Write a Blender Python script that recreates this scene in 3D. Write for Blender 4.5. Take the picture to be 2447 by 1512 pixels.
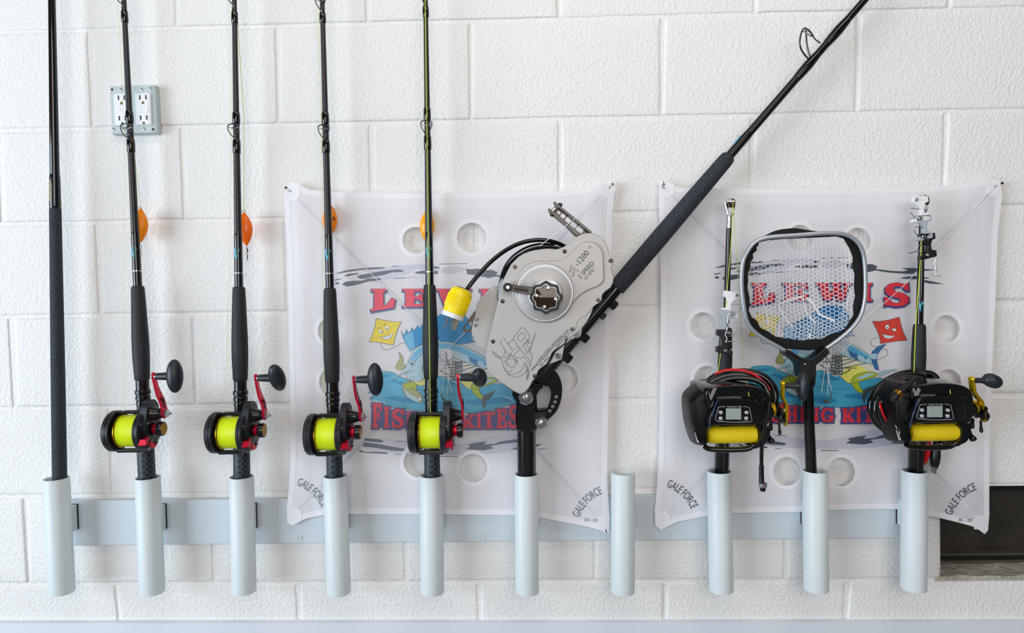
import bpy, bmesh, math, random
from mathutils import Vector, Matrix, noise
from mathutils.geometry import delaunay_2d_cdt
for o in list(bpy.data.objects):
    bpy.data.objects.remove(o)
sc = bpy.context.scene
COL = sc.collection
random.seed(4)
# ------------------------------------------------------------ camera, world, lights, exposure
D = 1.44
F = 1600.0
CAM = Vector((0, -D, 0))
R = (Matrix.Rotation(math.radians(1.2), 4, 'Z') @ Matrix.Rotation(math.radians(88.0), 4, 'X')
     @ Matrix.Rotation(math.radians(-1.0), 4, 'Z'))
cd = bpy.data.cameras.new('camera')
cd.sensor_width = 36.0
cd.lens = F * 36.0 / 2447.0
cd.clip_start = 0.02
cam = bpy.data.objects.new('camera', cd)
cam.matrix_world = Matrix.Translation(CAM) @ R
COL.objects.link(cam)
sc.camera = cam
sc.view_settings.view_transform = 'Standard'
sc.view_settings.look = 'None'
sc.view_settings.gamma = 1.0
sc.view_settings.use_curve_mapping = False
sc.view_settings.exposure = 0.0
wd = bpy.data.worlds.new('world')
sc.world = wd
wd.use_nodes = True
wd.node_tree.nodes['Background'].inputs[0].default_value = (0.86, 0.92, 1.0, 1)
wd.node_tree.nodes['Background'].inputs[1].default_value = 0.13


def area(name, loc, target, sx, sy, energy, col):
    l = bpy.data.lights.new(name, 'AREA')
    l.shape = 'RECTANGLE'
    l.size = sx
    l.size_y = sy
    l.energy = energy
    l.color = col
    o = bpy.data.objects.new(name, l)
    o.location = loc
    o.rotation_euler = (Vector(target) - Vector(loc)).to_track_quat('-Z', 'Y').to_euler()
    COL.objects.link(o)


area('garage_door_daylight', (-4.2, -2.9, -0.05), (-0.2, 0, -0.15), 3.2, 2.6, 216, (0.76, 0.885, 1.0))
area('ceiling_lamp_light', (0.2, -1.25, 1.75), (0.15, 0.0, 0.1), 2.6, 0.5, 14, (1.0, 0.92, 0.83))
area('front_fill_light', (0.5, -3.8, 0.9), (0.0, 0, 0.0), 2.6, 1.8, 52, (1.0, 0.955, 0.92))  # added broad frontal fill to soften shadows, not a real source

# ------------------------------------------------------------ pixel rays to points in the room


def P(px, py, d):
    r = R.to_3x3() @ Vector(((px - 1223.5) / F, -(py - 756.0) / F, -1.0))
    return CAM + r * ((D - d) / r.y)


def S(px, py, d):
    return (P(px + 1, py, d) - P(px - 1, py, d)).length / 2


def lerp(a, b, t):
    return a + (b - a) * t


# ------------------------------------------------------------ materials
def lin(c):
    out = []
    for v in c[:3]:
        v = v / 255.0
        out.append(v / 12.92 if v <= 0.04045 else ((v + 0.055) / 1.055) ** 2.4)
    return (out[0], out[1], out[2], 1)


def mat(name, c, rough=0.5, metal=0.0, bump=None, coat=0.0, spec=0.5, vary=None):
    m = bpy.data.materials.new(name)
    m.use_nodes = True
    nt = m.node_tree
    b = nt.nodes['Principled BSDF']
    b.inputs['Base Color'].default_value = lin(c)
    b.inputs['Roughness'].default_value = rough
    b.inputs['Metallic'].default_value = metal
    b.inputs['Coat Weight'].default_value = coat
    b.inputs['Coat Roughness'].default_value = 0.05
    b.inputs['Specular IOR Level'].default_value = spec
    g = nt.nodes.new('ShaderNodeNewGeometry')
    if bump:
        sc_, st, dist = bump
        n = nt.nodes.new('ShaderNodeTexNoise')
        n.inputs['Scale'].default_value = sc_
        n.inputs['Detail'].default_value = 3
        bp = nt.nodes.new('ShaderNodeBump')
        bp.inputs['Strength'].default_value = st
        bp.inputs['Distance'].default_value = dist
        nt.links.new(g.outputs['Position'], n.inputs['Vector'])
        nt.links.new(n.outputs[0], bp.inputs['Height'])
        nt.links.new(bp.outputs[0], b.inputs['Normal'])
    if vary:
        c2, vs = vary
        n = nt.nodes.new('ShaderNodeTexNoise')
        n.inputs['Scale'].default_value = vs
        n.inputs['Detail'].default_value = 4
        mx = nt.nodes.new('ShaderNodeMix')
        mx.data_type = 'RGBA'
        mx.inputs[6].default_value = lin(c)
        mx.inputs[7].default_value = lin(c2)
        rp = nt.nodes.new('ShaderNodeMapRange')
        rp.inputs[1].default_value = 0.42
        rp.inputs[2].default_value = 0.62
        nt.links.new(g.outputs['Position'], n.inputs['Vector'])
        nt.links.new(n.outputs[0], rp.inputs[0])
        nt.links.new(rp.outputs[0], mx.inputs[0])
        nt.links.new(mx.outputs[2], b.inputs['Base Color'])
    return m


def wall_mat():
    m = mat('painted_block', (237, 235, 232), 0.55)
    nt = m.node_tree
    b = nt.nodes['Principled BSDF']
    g = nt.nodes.new('ShaderNodeNewGeometry')
    n1 = nt.nodes.new('ShaderNodeTexNoise')
    n1.inputs['Scale'].default_value = 150
    n1.inputs['Detail'].default_value = 4
    n1.inputs['Roughness'].default_value = 0.6
    v = nt.nodes.new('ShaderNodeTexVoronoi')
    v.feature = 'SMOOTH_F1'
    v.inputs['Scale'].default_value = 170
    ad = nt.nodes.new('ShaderNodeMath')
    ad.operation = 'ADD'
    n3 = nt.nodes.new('ShaderNodeTexNoise')
    n3.inputs['Scale'].default_value = 14
    n3.inputs['Detail'].default_value = 2
    ml = nt.nodes.new('ShaderNodeMath')
    ml.operation = 'MULTIPLY'
    bp = nt.nodes.new('ShaderNodeBump')
    bp.inputs['Strength'].default_value = 0.7
    bp.inputs['Distance'].default_value = 0.0035
    for n in (n1, v, n3):
        nt.links.new(g.outputs['Position'], n.inputs['Vector'])
    nt.links.new(n1.outputs[0], ad.inputs[0])
    nt.links.new(v.outputs['Distance'], ml.inputs[0])
    ml.inputs[1].default_value = 0.35
    nt.links.new(ml.outputs[0], ad.inputs[1])
    nt.links.new(ad.outputs[0], bp.inputs['Height'])
    nt.links.new(bp.outputs[0], b.inputs['Normal'])
    return m


def fabric_mat(name, c, tr):
    m = bpy.data.materials.new(name)
    m.use_nodes = True
    nt = m.node_tree
    nt.nodes.clear()
    out = nt.nodes.new('ShaderNodeOutputMaterial')
    df = nt.nodes.new('ShaderNodeBsdfDiffuse')
    tl = nt.nodes.new('ShaderNodeBsdfTranslucent')
    tp = nt.nodes.new('ShaderNodeBsdfTransparent')
    m1 = nt.nodes.new('ShaderNodeMixShader')
    m2 = nt.nodes.new('ShaderNodeMixShader')
    df.inputs[0].default_value = lin(c)
    tl.inputs[0].default_value = lin(c)
    m1.inputs[0].default_value = 0.25
    m2.inputs[0].default_value = tr
    g = nt.nodes.new('ShaderNodeNewGeometry')
    n = nt.nodes.new('ShaderNodeTexNoise')
    n.inputs['Scale'].default_value = 7
    mp = nt.nodes.new('ShaderNodeMapping')
    mp.inputs['Scale'].default_value = (2.2, 1, 0.35)
    bp = nt.nodes.new('ShaderNodeBump')
    bp.inputs['Strength'].default_value = 0.35
    bp.inputs['Distance'].default_value = 0.012
    nt.links.new(g.outputs['Position'], mp.inputs[0])
    nt.links.new(mp.outputs[0], n.inputs['Vector'])
    nt.links.new(n.outputs[0], bp.inputs['Height'])
    nt.links.new(bp.outputs[0], df.inputs['Normal'])
    nt.links.new(df.outputs[0], m1.inputs[1])
    nt.links.new(tl.outputs[0], m1.inputs[2])
    nt.links.new(m1.outputs[0], m2.inputs[1])
    nt.links.new(tp.outputs[0], m2.inputs[2])
    nt.links.new(m2.outputs[0], out.inputs[0])
    return m


def scale_mat(name, base, line, rad, cell, rough):
    """fish-scale wrap: rows of touching rings laid round a round grip"""
    m = mat(name, base, rough)
    nt = m.node_tree
    b = nt.nodes['Principled BSDF']
    g = nt.nodes.new('ShaderNodeTexCoord')
    sp = nt.nodes.new('ShaderNodeSeparateXYZ')
    at = nt.nodes.new('ShaderNodeMath')
    at.operation = 'ARCTAN2'
    ml = nt.nodes.new('ShaderNodeMath')
    ml.operation = 'MULTIPLY'
    ml.inputs[1].default_value = rad
    cb = nt.nodes.new('ShaderNodeCombineXYZ')
    mp = nt.nodes.new('ShaderNodeMapping')
    mp.inputs['Rotation'].default_value = (0, 0, math.radians(45))
    v = nt.nodes.new('ShaderNodeTexVoronoi')
    v.voronoi_dimensions = '2D'
    v.inputs['Scale'].default_value = 1.0 / cell
    v.inputs['Randomness'].default_value = 0.0
    sb = nt.nodes.new('ShaderNodeMath')
    sb.operation = 'COMPARE'
    sb.inputs[1].default_value = 0.50
    sb.inputs[2].default_value = 0.06
    mx = nt.nodes.new('ShaderNodeMix')
    mx.data_type = 'RGBA'
    mx.inputs[6].default_value = lin(base)
    mx.inputs[7].default_value = lin(line)
    lk = nt.links.new
    lk(g.outputs['Object'], sp.inputs[0])
    lk(sp.outputs[0], at.inputs[0])
    lk(sp.outputs[1], at.inputs[1])
    lk(at.outputs[0], ml.inputs[0])
    lk(ml.outputs[0], cb.inputs[0])
    lk(sp.outputs[2], cb.inputs[1])
    lk(cb.outputs[0], mp.inputs[0])
    lk(mp.outputs[0], v.inputs['Vector'])
    lk(v.outputs['Distance'], sb.inputs[0])
    lk(sb.outputs[0], mx.inputs[0])
    lk(mx.outputs[2], b.inputs['Base Color'])
    return m


def band_mat(name, c, c2, scale, direction, rough, bump=0.4):
    m = mat(name, c, rough)
    nt = m.node_tree
    b = nt.nodes['Principled BSDF']
    g = nt.nodes.new('ShaderNodeTexCoord')
    w = nt.nodes.new('ShaderNodeTexWave')
    w.bands_direction = direction
    w.inputs['Scale'].default_value = scale
    w.inputs['Distortion'].default_value = 0.6
    w.inputs['Detail'].default_value = 2
    mx = nt.nodes.new('ShaderNodeMix')
    mx.data_type = 'RGBA'
    mx.inputs[6].default_value = lin(c)
    mx.inputs[7].default_value = lin(c2)
    bp = nt.nodes.new('ShaderNodeBump')
    bp.inputs['Strength'].default_value = bump
    bp.inputs['Distance'].default_value = 0.0006
    nt.links.new(g.outputs['Object'], w.inputs['Vector'])
    nt.links.new(w.outputs[0], mx.inputs[0])
    nt.links.new(mx.outputs[2], b.inputs['Base Color'])
    nt.links.new(w.outputs[0], bp.inputs['Height'])
    nt.links.new(bp.outputs[0], b.inputs['Normal'])
    return m


M = {}
M['wall'] = wall_mat()
M['rail'] = mat('grey_painted_board', (206, 215, 221), 0.45)
M['pipe'] = mat('pale_grey_plastic_pipe', (214, 222, 223), 0.45)
M['washer'] = mat('pale_screw_cap', (205, 214, 218), 0.35)
M['gloss'] = mat('gloss_black_lacquer', (4, 4, 6), 0.1, coat=0.3)
M['carbon'] = band_mat('carbon_blank', (20, 20, 22), (44, 43, 44), 160, 'Z', 0.22, 0.2)
M['foam'] = mat('black_foam_grip', (17, 20, 25), 0.75, bump=(420, 0.9, 0.0012), vary=((58, 66, 78), 620))
M['foamfine'] = mat('fine_black_foam', (15, 17, 21), 0.6, bump=(900, 0.5, 0.0006), vary=((30, 34, 40), 900))
M['scale'] = scale_mat('scale_wrapped_grip', (10, 13, 18), (66, 80, 92), 0.0163, 0.0085, 0.5)
M['seat'] = mat('black_reel_seat', (9, 10, 12), 0.2)
M['wire'] = mat('dark_guide_wire', (70, 74, 78), 0.2, 1.0)
M['ring'] = mat('bright_ring_metal', (190, 192, 195), 0.18, 1.0)
M['reel'] = mat('satin_black_reel', (27, 31, 37), 0.38)
M['reelgloss'] = mat('dark_side_plate', (12, 13, 16), 0.22)
M['line'] = band_mat('wound_yellow_line', (236, 255, 0), (222, 246, 0), 900, 'X', 0.4)
M['linethin'] = mat('yellow_line', (196, 222, 40), 0.35)
M['brass'] = mat('brass_flange', (176, 132, 40), 0.25, 1.0)
M['red'] = mat('red_anodised_metal', (206, 12, 48), 0.25, 0.55)
M['knob'] = mat('rubber_knob', (30, 36, 44), 0.42)
M['cheek'] = mat('satin_black_cheek', (7, 7, 9), 0.38, spec=0.22)
M['steel'] = mat('polished_steel', (205, 206, 208), 0.15, 1.0)
M['orange'] = mat('orange_float_paint', (255, 140, 0), 0.3)
M['amber'] = mat('amber_float_paint', (255, 168, 0), 0.3)
M['orange2'] = mat('red_orange_float_paint', (255, 112, 2), 0.3)
M['black'] = mat('matt_black', (10, 10, 11), 0.6)
M['ink'] = mat('engraving_dark', (84, 82, 80), 0.6)
M['alu'] = mat('satin_aluminium', (186, 182, 178), 0.5, 0.4)
M['alu2'] = mat('brushed_aluminium', (196, 198, 202), 0.3, 0.8)
M['bronze'] = mat('smoked_knob_face', (52, 34, 20), 0.1, 0.3, coat=0.6)
M['gunmetal'] = mat('gunmetal', (92, 88, 82), 0.35, 0.9)
M['yellow'] = mat('yellow_plug_rubber', (250, 222, 0), 0.3)
M['white'] = mat('white_plastic', (236, 236, 236), 0.35)
M['greyplastic'] = mat('grey_plastic', (172, 178, 186), 0.35)
M['blackplastic'] = mat('black_plastic', (12, 12, 13), 0.35)
M['gold'] = mat('gold_anodised_metal', (226, 186, 24), 0.25, 0.7)
M['goldink'] = mat('gold_lettering', (214, 190, 80), 0.4)
M['lcd'] = mat('liquid_crystal_screen', (150, 162, 158), 0.3)
M['greyink'] = mat('silver_grey_print', (176, 178, 180), 0.5)
M['bluegloss'] = mat('deep_blue_flash', (24, 52, 92), 0.12, 0.5)
M['ylw'] = band_mat('yellow_braid', (255, 226, 0), (246, 208, 0), 700, 'X', 0.6)
M['redcable'] = mat('red_cable', (222, 10, 22), 0.3)
M['netsilver'] = mat('silver_net_tube', (186, 192, 198), 0.3, 0.6)
M['netblack'] = mat('black_net_fabric', (9, 9, 10), 0.85, bump=(60, 0.8, 0.004))
M['netwhite'] = mat('white_net_cord', (232, 232, 234), 0.6)
M['box'] = mat('grey_outlet_plate', (190, 202, 204), 0.45)
M['outlet'] = mat('white_outlet', (238, 239, 240), 0.3)
M['slot'] = mat('outlet_slot', (60, 56, 52), 0.6)
M['ground'] = mat('outlet_ground_brass', (120, 92, 40), 0.5)
M['spar'] = mat('grey_kite_spar', (60, 62, 68), 0.6)
M['sparshade'] = fabric_mat('grey_spar_shade', (230, 229, 236), 0.1)  # tint for the painted spar shade on the kites
M['thread'] = mat('white_thread', (240, 240, 240), 0.6)
M['hem'] = fabric_mat('white_kite_hem', (252, 250, 253), 0.03)
M['fabric'] = fabric_mat('translucent_kite_cloth', (250, 247, 251), 0.15)
M['darkglass'] = mat('dusty_dark_glass', (58, 53, 46), 0.35, vary=((46, 42, 36), 9))
M['frame'] = mat('black_window_frame', (16, 15, 14), 0.5)
M['framebrown'] = mat('brown_window_frame', (84, 78, 68), 0.5)
M['concrete'] = mat('rough_concrete_sill', (170, 162, 148), 0.9, bump=(70, 1.0, 0.006), vary=((206, 198, 184), 26))
M['trim'] = mat('pale_ledge_paint', (222, 226, 234), 0.5)
M['floor'] = mat('grey_concrete_floor', (150, 150, 150), 0.7, vary=((135, 135, 136), 4))
M['rust'] = mat('rusty_hook', (120, 84, 48), 0.5, 0.4)
M['blueink'] = mat('blue_label_print', (70, 170, 205), 0.4)
M['greenink'] = mat('green_label_print', (60, 150, 110), 0.4)


def inkset(k):
    f = 0.34 if k == 0 else 0.06
    def ink(n, c):
        w = (214, 212, 220)
        return mat('print_%s' % n, tuple(lerp(c[i], w[i], f) for i in range(3)), 0.7)
    return {
        'red': ink('red', (232, 34, 52) if k == 0 else (222, 34, 52)), 'navy': ink('navy', (52, 60, 122)), 'grey': ink('slate', (62, 72, 84)),
        'pale': ink('lavender', (194, 192, 206)), 'yellow': ink('yellow', (240, 206, 20)),
        'redk': ink('kite_red', (222, 52, 36)), 'out': ink('outline', (66, 72, 70)), 'white': ink('white', (236, 240, 240)),
        'blue': ink('sail_blue', (0, 112, 182)), 'blue2': ink('light_blue', (70, 160, 206)), 'teal': ink('wave_teal', (52, 160, 196)),
        'teal2': ink('deep_teal', (20, 124, 176)), 'pbody': ink('pale_body', (160, 200, 208)), 'sun': ink('sun', (232, 226, 96)),
        'lime': ink('lime', (160, 180, 20)), 'olive': ink('olive', (150, 154, 84)), 'dark': ink('dark', (52, 70, 74)),
        'fin': ink('fin', (40, 96, 150)), 'glow': ink('glow', (216, 216, 190)), 'foam': ink('foam', (180, 212, 224))}


# ------------------------------------------------------------ mesh builder
class MB:
    def __init__(s):
        s.v = []
        s.f = []
        s.m = []

    def ring(s, pts):
        i = len(s.v)
        s.v.extend(Vector(p) for p in pts)
        return list(range(i, i + len(pts)))

    def face(s, idx, mi=0):
        s.f.append(tuple(idx))
        s.m.append(mi)

    def bridge(s, a, b, closed=True, mi=0):
        n = len(a)
        for i in range(n if closed else n - 1):
            j = (i + 1) % n
            s.face((a[i], a[j], b[j], b[i]), mi)

    def tube(s, pts, rad, n=10, cap=True, closed=False, mi=0):
        pts = [Vector(p) for p in pts]
        k = len(pts)
        if not hasattr(rad, '__len__'):
            rad = [rad] * k
        rings = []
        up = None
        for i, p in enumerate(pts):
            if closed:
                t = pts[(i + 1) % k] - pts[i - 1]
            else:
                t = pts[min(i + 1, k - 1)] - pts[max(i - 1, 0)]
            if t.length < 1e-9:
                t = Vector((0, 0, 1))
            t.normalize()
            if up is None:
                up = Vector((0, 1, 0)) if abs(t.y) < 0.9 else Vector((1, 0, 0))
            u = up - t * up.dot(t)
            if u.length < 1e-6:
                u = t.orthogonal()
            u.normalize()
            up = u
            w = t.cross(u)
            rings.append(s.ring([p + (u * math.cos(2 * math.pi * j / n) + w * math.sin(2 * math.pi * j / n)) * rad[i] for j in range(n)]))
        for i in range(k - 1):
            s.bridge(rings[i], rings[i + 1], mi=mi)
        if closed:
            s.bridge(rings[-1], rings[0], mi=mi)
        elif cap:
            s.face(rings[0][::-1], mi)
            s.face(rings[-1], mi)
        return s

    def lathe(s, o, ax, prof, n=28, cap=True, mi=0, lobes=0, amp=0.0):
        o = Vector(o)
        ax = Vector(ax).normalized()
        u = ax.orthogonal().normalized()
        if abs(ax.x) > 0.95:
            u = Vector((0, 0, 1))
        w = ax.cross(u)
        rings = []
        for t, r in prof:
            rr = []
            for j in range(n):
                a = 2 * math.pi * j / n
                k = r * (1 + amp * math.cos(lobes * a)) if lobes else r
                rr.append(o + ax * t + (u * math.cos(a) + w * math.sin(a)) * max(k, 1e-5))
            rings.append(s.ring(rr))
        for i in range(len(rings) - 1):
            s.bridge(rings[i], rings[i + 1], mi=mi)
        if cap:
            s.face(rings[0][::-1], mi)
            s.face(rings[-1], mi)
        return s

    def box(s, c, hx, hy, hz, mi=0):
        c = Vector(c)
        hx = Vector((hx, 0, 0)) if not hasattr(hx, '__len__') else Vector(hx)
        hy = Vector((0, hy, 0)) if not hasattr(hy, '__len__') else Vector(hy)
        hz = Vector((0, 0, hz)) if not hasattr(hz, '__len__') else Vector(hz)
        a = s.ring([c - hx - hy - hz, c + hx - hy - hz, c + hx + hy - hz, c - hx + hy - hz])
        b = s.ring([c - hx - hy + hz, c + hx - hy + hz, c + hx + hy + hz, c - hx + hy + hz])
        s.bridge(a, b, mi=mi)
        s.face(a[::-1], mi)
        s.face(b, mi)
        return s

    def ball(s, c, rx, ry, rz, nu=18, nv=12, mi=0, rot=None, pw=1.0):
        c = Vector(c)
        rings = []
        for i in range(1, nv):
            th = math.pi * i / nv
            sr = math.sin(th) ** pw
            rr = []
            for j in range(nu):
                a = 2 * math.pi * j / nu
                p = Vector((rx * sr * math.cos(a), ry * sr * math.sin(a), rz * math.cos(th)))
                if rot:
                    p = rot @ p
                rr.append(c + p)
            rings.append(s.ring(rr))
        for i in range(len(rings) - 1):
            s.bridge(rings[i], rings[i + 1], mi=mi)
        for rg, z in ((rings[0], rz), (rings[-1], -rz)):
            p = Vector((0, 0, z))
            if rot:
                p = rot @ p
            t = s.ring([c + p])[0]
            for j in range(nu):
                s.face((rg[j], rg[(j + 1) % nu], t), mi)
        return s

    def poly(s, pts, mi=0):
        s.face(s.ring(pts), mi)
        return s

    def plate(s, pts, d, th, holes=(), bev=0.0, mi=0):
        """outline in photo pixels placed at depth d, extruded th into the room depth; real bevel and holes"""
        pts = ccw(pts)
        sz = S(pts[0][0], pts[0][1], d)
        rims = []
        if bev > 0:
            ins = offset(pts, -bev)
            front = s.ring([P(x, y, d) for x, y in ins])
            mid = s.ring([P(x, y, d) + Vector((0, bev * sz, 0)) for x, y in pts])
            s.bridge(front, mid, mi=mi)
        else:
            ins = pts
            front = s.ring([P(x, y, d) for x, y in pts])
            mid = front
        back = s.ring([P(x, y, d) + Vector((0, th, 0)) for x, y in pts])
        s.bridge(mid, back, mi=mi)
        if not holes:
            s.face(front, mi)
            s.face(back[::-1], mi)
        else:
            vv = [Vector(p) for p in ins]
            ed = [(i, (i + 1) % len(ins)) for i in range(len(ins))]
            for h in holes:
                k = len(vv)
                vv += [Vector(p) for p in h]
                ed += [(k + i, k + (i + 1) % len(h)) for i in range(len(h))]
                a = s.ring([P(x, y, d) for x, y in h])
                b = s.ring([P(x, y, d) + Vector((0, th, 0)) for x, y in h])
                s.bridge(a, b, mi=mi)
            ov, of = fill_holes(vv, ed, ins, holes)
            fr = s.ring([P(p[0], p[1], d) for p in ov])
            bk = s.ring([P(p[0], p[1], d) + Vector((0, th, 0)) for p in ov])
            for f in of:
                s.face([fr[i] for i in f], mi)
                s.face([bk[i] for i in f][::-1], mi)
        return s

    def pillow(s, pts, db, df, inset=0.25, n=6, mi=0):
        """domed body: silhouette at depth db swelling to depth df"""
        pts = ccw(pts)
        cx = sum(p[0] for p in pts) / len(pts)
        cy = sum(p[1] for p in pts) / len(pts)
        prev = None
        back = None
        dm = lerp(db, df, 0.7)
        for k in range(n + 1):
            a = k / n * math.pi / 2
            f = 1 - inset * (1 - math.cos(a))
            d = lerp(db, df, math.sin(a))
            rg = s.ring([P(cx + (x - cx) * f, cy + (y - cy) * f, dm) + Vector((0, dm - d, 0)) for x, y in pts])
            if prev:
                s.bridge(prev, rg, mi=mi)
            else:
                back = rg
            prev = rg
        s.face(prev, mi)
        s.face(back[::-1], mi)
        return s


def area2(p):
    return sum(p[i][0] * p[(i + 1) % len(p)][1] - p[(i + 1) % len(p)][0] * p[i][1] for i in range(len(p))) / 2


def ccw(p):
    return list(p) if area2(p) > 0 else list(p)[::-1]


def offset(p, k):
    """offset a polygon outwards by k pixels"""
    p = ccw(p)
    n = len(p)
    out = []
    for i in range(n):
        a, b, c = p[i - 1], p[i], p[(i + 1) % n]
        e1 = Vector((b[0] - a[0], b[1] - a[1]))
        e2 = Vector((c[0] - b[0], c[1] - b[1]))
        if e1.length < 1e-6 or e2.length < 1e-6:
            out.append(b)
            continue
        e1.normalize()
        e2.normalize()
        n1 = Vector((e1.y, -e1.x))
        n2 = Vector((e2.y, -e2.x))
        m = n1 + n2
        if m.length < 0.3:
            m = n1
        m.normalize()
        q = k / max(0.45, m.dot(n1))
        out.append((b[0] + m.x * q, b[1] + m.y * q))
    return out


def spl(pts, n=4, closed=True):
    k = len(pts)
    out = []
    for i in range(k if closed else k - 1):
        if closed:
            a, b, c, d = pts[i - 1], pts[i], pts[(i + 1) % k], pts[(i + 2) % k]
        else:
            a, b, c, d = pts[max(i - 1, 0)], pts[i], pts[i + 1], pts[min(i + 2, k - 1)]
        for j in range(n):
            t = j / n
            out.append(tuple(0.5 * (2 * b[q] + (c[q] - a[q]) * t + (2 * a[q] - 5 * b[q] + 4 * c[q] - d[q]) * t * t
                                    + (3 * b[q] - a[q] - 3 * c[q] + d[q]) * t ** 3) for q in range(len(b))))
    if not closed:
        out.append(tuple(pts[-1]))
    return out


def crop(x0, y0, s):
    return lambda pts: [(x0 + x / s, y0 + y / s) for x, y in pts]


def circ(cx, cy, rx, ry=None, n=20):
    ry = ry or rx
    return [(cx + rx * math.cos(2 * math.pi * i / n), cy + ry * math.sin(2 * math.pi * i / n)) for i in range(n)]


def ribbon(pts, w):
    """a flat stroke of width w as a list of quads"""
    out = []
    L, Rr = [], []
    for i, p in enumerate(pts):
        a = pts[max(i - 1, 0)]
        b = pts[min(i + 1, len(pts) - 1)]
        t = Vector((b[0] - a[0], b[1] - a[1]))
        if t.length < 1e-6:
            t = Vector((1, 0))
        t.normalize()
        L.append((p[0] - t.y * w / 2, p[1] + t.x * w / 2))
        Rr.append((p[0] + t.y * w / 2, p[1] - t.x * w / 2))
    for i in range(len(pts) - 1):
        out.append([L[i], L[i + 1], Rr[i + 1], Rr[i]])
    return out


def inside(p, poly):
    r = False
    n = len(poly)
    j = n - 1
    for i in range(n):
        if (poly[i][1] > p[1]) != (poly[j][1] > p[1]):
            if p[0] < (poly[j][0] - poly[i][0]) * (p[1] - poly[i][1]) / (poly[j][1] - poly[i][1]) + poly[i][0]:
                r = not r
        j = i
    return r


def fill_holes(vv, ed, outline, holes):
    ov, oe, of, _, _, _ = delaunay_2d_cdt(vv, ed, [], 0, 1e-5)
    keep = []
    for f in of:
        c = (sum(ov[i][0] for i in f) / len(f), sum(ov[i][1] for i in f) / len(f))
        if inside(c, outline) and not any(inside(c, h) for h in holes):
            keep.append(f)
    return ov, keep


def wind(p, poly):
    w = 0
    n = len(poly)
    for i in range(n):
        a, b = poly[i], poly[(i + 1) % n]
        cr_ = (b[0] - a[0]) * (p[1] - a[1]) - (p[0] - a[0]) * (b[1] - a[1])
        if a[1] <= p[1]:
            if b[1] > p[1] and cr_ > 0:
                w += 1
        elif b[1] <= p[1] and cr_ < 0:
            w -= 1
    return w


def flatfill(pts):
    """triangles of a possibly self-crossing outline, without overlaps"""
    vv = [Vector(p) for p in pts]
    ed = [(i, (i + 1) % len(pts)) for i in range(len(pts))]
    ov, oe, of, _, _, _ = delaunay_2d_cdt(vv, ed, [], 0, 1e-5)
    out = []
    for f in of:
        c = (sum(ov[i][0] for i in f) / len(f), sum(ov[i][1] for i in f) / len(f))
        if wind(c, pts) != 0:
            out.append([(ov[i][0], ov[i][1]) for i in f])
    return out


# ------------------------------------------------------------ objects
W = {}


def obj(name, mb, mats, parent=None, smooth=35, label=None, kind=None, flat=False):
    if not isinstance(mats, (list, tuple)):
        mats = [mats]
    me = bpy.data.meshes.new(name)
    lo = Vector((min(v.x for v in mb.v), min(v.y for v in mb.v), min(v.z for v in mb.v)))
    hi = Vector((max(v.x for v in mb.v), max(v.y for v in mb.v), max(v.z for v in mb.v)))
    c = (lo + hi) / 2
    me.from_pydata([v - c for v in mb.v], [], mb.f)
    for m in mats:
        me.materials.append(m)
    if len(mats) > 1:
        me.polygons.foreach_set('material_index', mb.m)
    if not flat:
        bm = bmesh.new()
        bm.from_mesh(me)
        bmesh.ops.recalc_face_normals(bm, faces=bm.faces)
        bm.to_mesh(me)
        bm.free()
        me.polygons.foreach_set('use_smooth', [True] * len(me.polygons))
        me.set_sharp_from_angle(angle=math.radians(smooth))
    me.update()
    o = bpy.data.objects.new(name, me)
    COL.objects.link(o)
    W[o] = c.copy()
    if parent:
        o.parent = parent
        o.location = c - W[parent]
    else:
        o.location = c
    if label:
        o['label'] = label
    if kind:
        o['kind'] = kind
    return o


def tag(o, label, cat, group=None):
    o['label'] = label
    o['category'] = cat
    if group:
        o['group'] = group
    return o


def thing(name, loc, label, cat, group=None):
    o = bpy.data.objects.new(name, None)
    o.empty_display_size = 0.02
    COL.objects.link(o)
    o.location = loc
    W[o] = Vector(loc)
    return tag(o, label, cat, group)


def copy_tree(o, parent=None, loc=None):
    c = o.copy()
    COL.objects.link(c)
    if parent:
        c.parent = parent
        W[c] = W[parent] + c.location
    else:
        c.location = loc
        W[c] = Vector(loc)
    for ch in o.children:
        copy_tree(ch, c)
    return c


# ------------------------------------------------------------ lettering (built-in font turned into flat meshes)
TXT = {}
for s_ in ('-1200', 'TM', '2', '2 SPEED', '12 VDC', 'www.LINDGREN-PITMAN.com', 'PAT. PEND.', 'MADE IN USA', 'TANACOM 1000', 'GALE FORCE',
           'DEC - - 2021', 'Built by Randy Jan', 'R', 'e-R', 'Connley', 'S'):
    cu = bpy.data.curves.new('lettering', 'FONT')
    cu.body = s_
    cu.size = 1.0
    cu.resolution_u = 3
    to = bpy.data.objects.new('lettering', cu)
    COL.objects.link(to)
    bpy.context.view_layer.update()
    me = bpy.data.meshes.new_from_object(to.evaluated_get(bpy.context.evaluated_depsgraph_get()))
    vs = [(v.co.x, v.co.y) for v in me.vertices]
    TXT[s_] = (vs, [tuple(p.vertices) for p in me.polygons], max(v[0] for v in vs), max(v[1] for v in vs))
    bpy.data.objects.remove(to)
    bpy.data.curves.remove(cu)
    bpy.data.meshes.remove(me)


def text(mb, s_, x, y, length, height, ang, d, mi=0, skew=0.0):
    """flat lettering whose baseline starts at photo pixel (x, y), ang degrees counter-clockwise"""
    vs, fs, w, h = TXT[s_]
    a = math.radians(ang)
    rg = []
    for vx, vy in vs:
        u = vx / w * length
        v = vy / h * height
        u += skew * v
        px = x + u * math.cos(a) - v * math.sin(a)
        py = y - u * math.sin(a) - v * math.cos(a)
        dd = d(px, py) if callable(d) else d
        rg.append(P(px, py, dd))
    idx = mb.ring(rg)
    for f in fs:
        mb.face([idx[i] for i in f], mi)


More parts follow.
